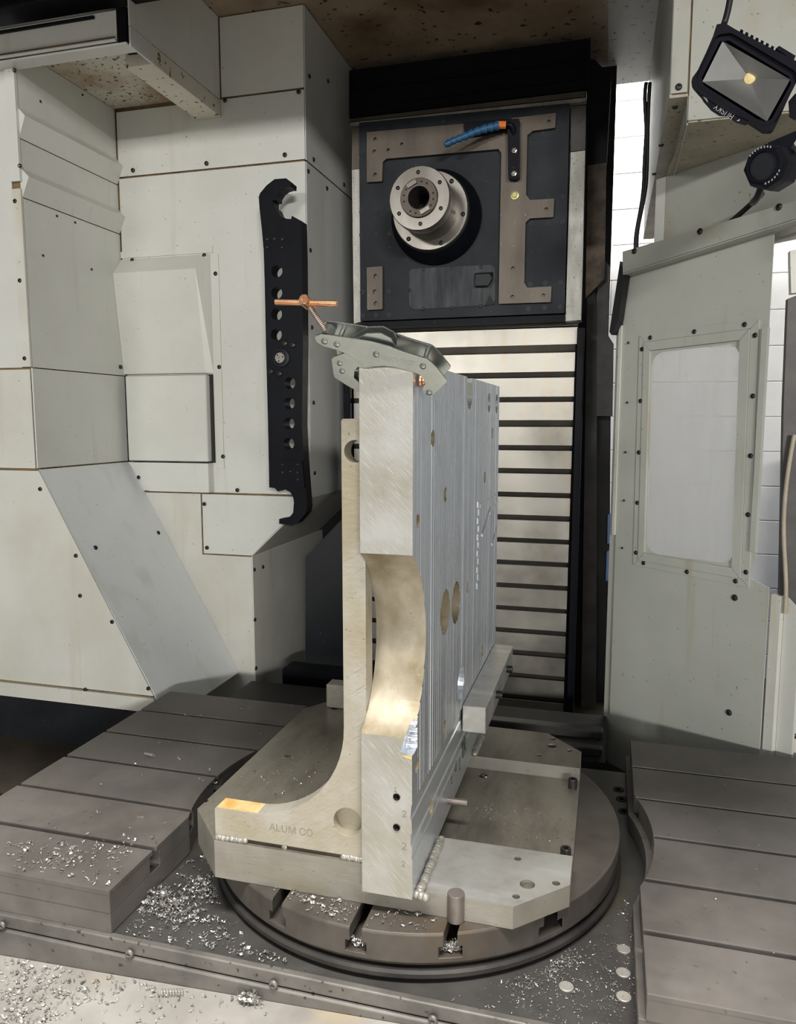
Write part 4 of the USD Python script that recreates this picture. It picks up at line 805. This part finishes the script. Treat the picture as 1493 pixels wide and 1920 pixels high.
rv = [LP + LU * q[0] + LV * q[1] - LN * .006 for q in ip]; hole_c = LP + LU * ccn[0] + LV * ccn[1] - LN * .042
small = [hole_c + (LU * (q[0] - ccn[0]) + LV * (q[1] - ccn[1])) * .10 for q in ip]
n_ = len(ip); V_ = rv + small + [hole_c]; F_ = []
for i in range(n_):
    j = (i + 1) % n_; F_ += [(i, j, n_ + j), (i, n_ + j, n_ + i), (n_ + i, n_ + j, 2 * n_)]
refl = trimesh.Trimesh(np.array(V_), F_, process=False)
if refl.face_normals.mean(0) @ LN < 0: refl.invert()
# four flat facets: quads from corner to centre
qc = [np.array(q) for q in LFp([(400, 262), (995, 600), (790, 970), (222, 620)])]
Q = [LP + LU * q[0] + LV * q[1] - LN * .004 for q in qc]; fm = []
for i in range(4): fm.append((i, (i + 1) % 4, 4))
refl2 = trimesh.Trimesh(np.array(Q + [hole_c]), fm, process=False)
if refl2.face_normals.mean(0) @ LN < 0: refl2.invert()
rfl = obj('reflector', refl2, 'reflector', lm, 'grey four-sided reflector')
obj('led', lathe([(0, 0), (.0125, 0), (.0115, .005), (.006, .007), (0, .008)], hole_c + LN * .003, LN, 24), 'led', rfl, 'round yellow LED', smooth=35)
obj('switch_box', lmesh(LFp([(865, 335), (895, 312), (1040, 400), (1020, 440)]), -.03, .004), 'lampblk', lm)
nbp = obj('name_band', lmesh(LFp([(200, 745), (270, 770), (640, 985), (600, 1008), (520, 985), (440, 930), (370, 925), (300, 880), (230, 800)]), 0, .007), 'lampblk', lm)
ta_, tb_ = LFp([(345, 832), (530, 955)], .0075); tv = np.array(tb_) - np.array(ta_); tl = np.linalg.norm(tv); tv /= tl
# brand reads upside down: baseline toward the housing, reading right to left
bu = LU * -tv[0] + LV * -tv[1]; bvv = np.cross(LN, bu)
tmh = meshkit.text_mesh('HUSKY', .011, .0005)
tcc = LP + LU * tb_[0] + LV * tb_[1] + LN * .0072 - bu * .006 - bvv * .004
obj('brand_letters', text('HUSKY', .012, tcc + bu * .016, bu, bvv, LN, .0005, (tl - .012) / tmh.bounds[1][0]), 'white', nbp)
obj('brand_logo', lmesh(LFp([(535, 960), (552, 950), (545, 972), (520, 965)], .0072), .0072, .0078), 'white', nbp)
obj('warning_mark', lmesh(LFp([(225, 752), (262, 770), (272, 810)], .0072), .0072, .0078), 'greymark', nbp)
for k in range(7):
    a_ = (560 + 45 * k, 165 + 24 * k); obj('cooling_fin', lmesh(LFp([a_, (a_[0] + 22, a_[1] + 12), (a_[0] + 14, a_[1] + 26), (a_[0] - 8, a_[1] + 14)]), -.04, .004), 'lampblk', lm)
obj('hanger_arm', lmesh(LFp([(1000, 760), (1060, 690), (1110, 800), (1060, 930), (1010, 900)]), -.06, -.047), 'lampblk', lm)
c1 = thing('lamp_cable', 'black cable running up from the square work lamp', 'cable', tuple(YP(1360, 30, 1.93)))
obj('cable', tube([YP(u, v, 1.93) for u, v in [(1358, 45), (1364, 25), (1369, 0), (1378, -60)]], .0068, 10, 16), 'cable', c1, smooth=True)
# round spot lamp
sl2 = thing('spot_lamp', 'small round black spot lamp on an arm below the square work lamp', 'spot lamp', tuple(YP(1440, 300, 1.9)))
SC = YP(*cL([(765, 1365)])[0], 1.87); sdir = np.array([-.45, -.80, -.12]); sdir /= np.linalg.norm(sdir)
obj('lamp_body', lathe([(0, -.11), (.036, -.11), (.046, -.09), (.048, -.04), (.046, -.01), (.041, .006), (.032, .008), (.030, 0), (0, -.002)], SC, sdir, 8), 'lampblk', sl2)
obj('lens', lathe([(0, .004), (.0285, .004), (.029, -.001), (0, -.003)], SC, sdir, 28), 'plug', sl2, 'grey round lens', smooth=35)
obj('bezel', lathe([(.0285, .001), (.034, .001), (.034, .010), (.0285, .010)], SC, sdir, 32), 'lampblk', sl2, smooth=35)
e1 = np.cross(sdir, ez); e1 /= np.linalg.norm(e1); e2 = np.cross(e1, sdir)
for k in range(14):
    t = (.25 + k * .055) * PI if k < 8 else (1.15 + (k - 8) * .06) * PI
    c = SC + (e1 * math.cos(t) + e2 * math.sin(t)) * .0375 + sdir * .0075
    obj('dial_mark', hull([c + a_ * .0014 * e1 + b_ * .0022 * e2 + g * .0012 * sdir for a_ in (-1, 1) for b_ in (-1, 1) for g in (0, 1)]), 'greymark', sl2)
obj('arm', hull([YP(u, v, y) for u, v, y in [(1440, 268, 1.93), (1440, 315, 1.93), (1540, 225, 1.99), (1540, 300, 1.99), (1440, 268, 1.97), (1440, 315, 1.97), (1540, 225, 2.03), (1540, 300, 2.03)]]), 'lampblk', sl2)
obj('badge', frame_mesh([(0, 0), (.010, .016), (.018, .004), (.010, -.014)], YP(1483, 278, 1.925), ex, ez, -ey, 0, .03), 'greymark', sl2)
c2 = thing('spot_cable', 'black cable curving down from the round spot lamp behind the door trim', 'cable', tuple(YP(1420, 370, 1.95)))
obj('cable', tube([YP(1431, 338, 1.93), YP(1424, 362, 1.96), YP(1412, 380, 2.06), onp(1394, 396, DP - DN * .012, DN), onp(1378, 410, DP - DN * .015, DN), onp(1350, 430, DP - DN * .02, DN)], .0078, 10, 24), 'cable', c2, smooth=True)
c3 = thing('hanging_cable', 'bundle of black cables hanging beside the white block wall', 'cable', tuple(YP(1210, 300, 2.9)))
for k, pts in enumerate([[(1212, 155), (1210, 200), (1212, 240), (1209, 300), (1207, 350), (1200, 400), (1193, 440), (1192, 470)], [(1219, 155), (1216, 210), (1214, 300), (1210, 360), (1200, 410), (1195, 470)]]):
    obj('cable', tube([YP(u, v, 2.9) for u, v in pts], .0065, 8, 40), 'cable', c3, smooth=True)

# ================================================================== CHIPS
def curl(n=9, r=.003, w=.004, turns=1.2, L=.01):
    t = np.linspace(0, turns * 2 * PI, n); c = np.c_[r * np.cos(t), r * np.sin(t), np.linspace(0, L, n)]; d = np.c_[np.zeros(n), np.zeros(n), np.full(n, w)]
    rr_ = r * .82; c2_ = np.c_[rr_ * np.cos(t), rr_ * np.sin(t), np.linspace(0, L, n)]
    V = np.vstack([c, c + d, c2_ + d * .5]); F = []
    for i in range(n - 1):
        for a_, b_ in ((0, n), (n, 2 * n), (2 * n, 0)): F += [(a_ + i, a_ + i + 1, b_ + i + 1), (a_ + i, b_ + i + 1, b_ + i)]
    return V, np.array(F)
def shavings(centres, rs, size=(.5, 1.3)):
    VV, FF, o = [], [], 0
    for c in centres:
        k = rs.uniform(*size); kind = rs.random()
        V, F = curl(rs.integers(4, 8), .0022 * k, .0026 * k, rs.uniform(.2, 1.1) if kind < .75 else rs.uniform(1.5, 2.5), rs.uniform(.003, .011) * k)
        V = V - V.mean(0); A = rs.normal(size=(3, 3)); q_, _ = np.linalg.qr(A)
        if rs.random() < .8:
            ang = rs.uniform(0, 2 * PI); q_ = np.array([[0, math.cos(ang), -math.sin(ang)], [0, math.sin(ang), math.cos(ang)], [1, 0, 0]]).T
        V = V @ q_; V[:, 2] -= V[:, 2].min(); VV.append(V + c); FF.append(F + o); o += len(V)
    return trimesh.Trimesh(np.vstack(VV), np.vstack(FF), process=False)
def scatter(n, px, z, spread, rs, zj=0., clipf=None):
    out = []; c0 = [PP(u, v) if z is None else ZP(u, v, z) for u, v in px]
    for _ in range(n * 30):
        if len(out) >= n: break
        p = c0[rs.integers(len(c0))] + np.r_[rs.normal(0, spread, 2), 0]
        if clipf and not clipf(p): continue
        p[2] = (pz(p[0]) if z is None else z) + .0004 + abs(rs.normal(0, zj)); out.append(p)
    return out
rs = np.random.default_rng(11)
okpan = lambda p: p[1] < 1.205 and p[1] > .6
c = scatter(300, [(30, 1840), (60, 1860), (110, 1880), (20, 1890), (90, 1810), (140, 1870), (40, 1900), (180, 1800)], None, .035, rs, .001, okpan) + scatter(120, [(120, 1800), (60, 1790), (200, 1800), (250, 1850), (300, 1880), (450, 1870)], None, .06, rs, .001, okpan)
obj('pan_shavings', shavings(c, rs, (.6, 1.7)), 'chip', None, 'loose bright aluminium shavings lying on the chip pan', cat='metal shavings', kind='stuff')
oks = lambda p: -.94 < p[0] < .08 and 1.24 < p[1] and (p[0] - CX) ** 2 + (p[1] - CY) ** 2 > .5 ** 2
c = scatter(520, [(285, 1690), (310, 1680), (330, 1700), (370, 1665), (390, 1660), (400, 1680), (350, 1720), (300, 1710)], .2555, .016, rs, .008, oks) + scatter(260, [(300, 1740), (370, 1760), (420, 1760), (250, 1745), (430, 1790), (360, 1640), (480, 1830)], .2555, .05, rs, .0006, oks)
obj('saddle_shavings', shavings(c, rs, (.5, 1.5)), 'chip', None, 'heaped aluminium shavings on the saddle left of the rotary table', cat='metal shavings', kind='stuff')
c = scatter(330, [(1050, 1795), (1040, 1810), (1065, 1800), (1030, 1830), (980, 1850), (1070, 1780)], .2555, .014, rs, .005, oks) + scatter(620, [(1110, 1740), (1140, 1800), (1080, 1860), (1000, 1880), (1150, 1880), (1180, 1700)], .2555, .055, rs, .0002, oks)
obj('saddle_fines', shavings(c, rs, (.15, .7)), 'chip', None, 'fine aluminium chips scattered on the saddle right of the rotary table', cat='metal shavings', kind='stuff')
okb = lambda p: -1.46 < p[0] < -.96 and 1.24 < p[1] < 2.27
c = scatter(170, [(60, 1600), (110, 1610), (150, 1600), (190, 1610), (200, 1640), (60, 1630), (130, 1590), (250, 1580)], .35, .03, rs, .0005, okb) + scatter(40, [(300, 1450), (200, 1500), (280, 1570), (400, 1340)], .35, .12, rs, .0004, okb)
obj('bed_shavings', shavings(c, rs, (.6, 1.6)), 'chip', None, 'bright shavings on the front strip of the left T-slot bed', cat='metal shavings', kind='stuff')
okr = lambda p: .1 < p[0] < .6 and 1.25 < p[1] < 2.27
c = scatter(46, [(1330, 1700), (1400, 1600), (1250, 1500), (1400, 1850), (1430, 1460)], .35, .07, rs, .0002, okr)
obj('bed_crumbs', shavings(c, rs, (.15, .55)), 'chip', None, 'few tiny chips on the right T-slot bed', cat='metal shavings', kind='stuff')
okd = lambda p: -.85 < p[0] < -.49 and 1.39 < p[1] < 2.1
c = scatter(70, [(520, 1460), (560, 1480), (545, 1440), (600, 1450), (470, 1480), (600, 1420)], .437, .05, rs, .0004, okd)
obj('deck_shavings', shavings(c, rs, (.4, 1.2)), 'chip', None, 'scattered chips on the oily left deck of the fixture base', cat='metal shavings', kind='stuff')
okf = lambda p: -.31 < p[0] < -.05 and 1.535 < p[1] < 1.93
c = scatter(330, [(925, 1525), (915, 1520), (1010, 1528), (960, 1560), (990, 1575), (940, 1540)], .366, .028, rs, .0002, okf)
obj('recess_fines', shavings(c, rs, (.12, .45)), 'chip', None, 'glittering fine chips on the recess floor between the two pads', cat='metal shavings', kind='stuff')
okt = lambda p: p[1] < 1.322 and (p[0] - CX) ** 2 + (p[1] - CY) ** 2 < .475 ** 2 and all(abs(p[0] - x) > .016 for x in (-.605, -.43, -.255, -.08))
c = scatter(90, [(600, 1685), (630, 1700), (650, 1705), (740, 1715), (780, 1720), (560, 1670)], .354, .03, rs, .0006, okt)
obj('table_shavings', shavings(c, rs, (.6, 1.5)), 'chip', None, 'shavings on the rim of the rotary table in front of the fixture', cat='metal shavings', kind='stuff')
c = [np.array([x + rs.normal(0, .010), CY - .476 + rs.normal(0, .006) + (0 if abs(x - CX) < .05 else .012 if abs(x + .255) < .05 else .0), .306 + abs(rs.normal(0, .007))]) for x in [-.255] * 120 + [-.43] * 35]
for q_ in c: q_[1] = CY - math.sqrt(max(.01, .470 ** 2 - (q_[0] - CX) ** 2)) + abs(rs.normal(0, .008))
obj('slot_shavings', shavings(c, rs, (.5, 1.3)), 'chip', None, 'shavings packed in the mouths of the table slots', cat='metal shavings', kind='stuff')
# single curls that can be told apart
def coil(p, L, r, turns, ang, name, label):
    n = int(turns * 12); t = np.linspace(0, turns * 2 * PI, n); d = np.array([math.cos(ang), math.sin(ang), 0]); e = np.array([-d[1], d[0], 0])
    pts = [np.array(p) + d * L * (k / n - .5) + (e * math.cos(t[k]) + ez * math.sin(t[k])) * r + ez * r for k in range(n)]
    obj(name, tube(pts, .0011, 5), 'chip', None, label, smooth=True, cat='metal curl')
coil(ZP(280, 1417, .3512), .032, .004, 6, -.15, 'metal_curl', 'long coiled chip in the middle of the left T-slot bed')
coil(PP(325, 1866), .045, .006, 8, .3, 'metal_curl', 'thick dark coiled chip roll lying on the chip pan')
coil(PP(281, 1855), .016, .0035, 4, .5, 'metal_curl', 'short coiled chip on the chip pan left of the thick roll')
cc = scatter(60, [(470, 1866), (480, 1870), (462, 1862)], None, .008, rs, .006, okpan)
obj('chip_cluster', shavings(cc, rs, (1.2, 2.6)), 'chip', None, 'knotted cluster of chips against the front strip on the pan', cat='chip cluster')
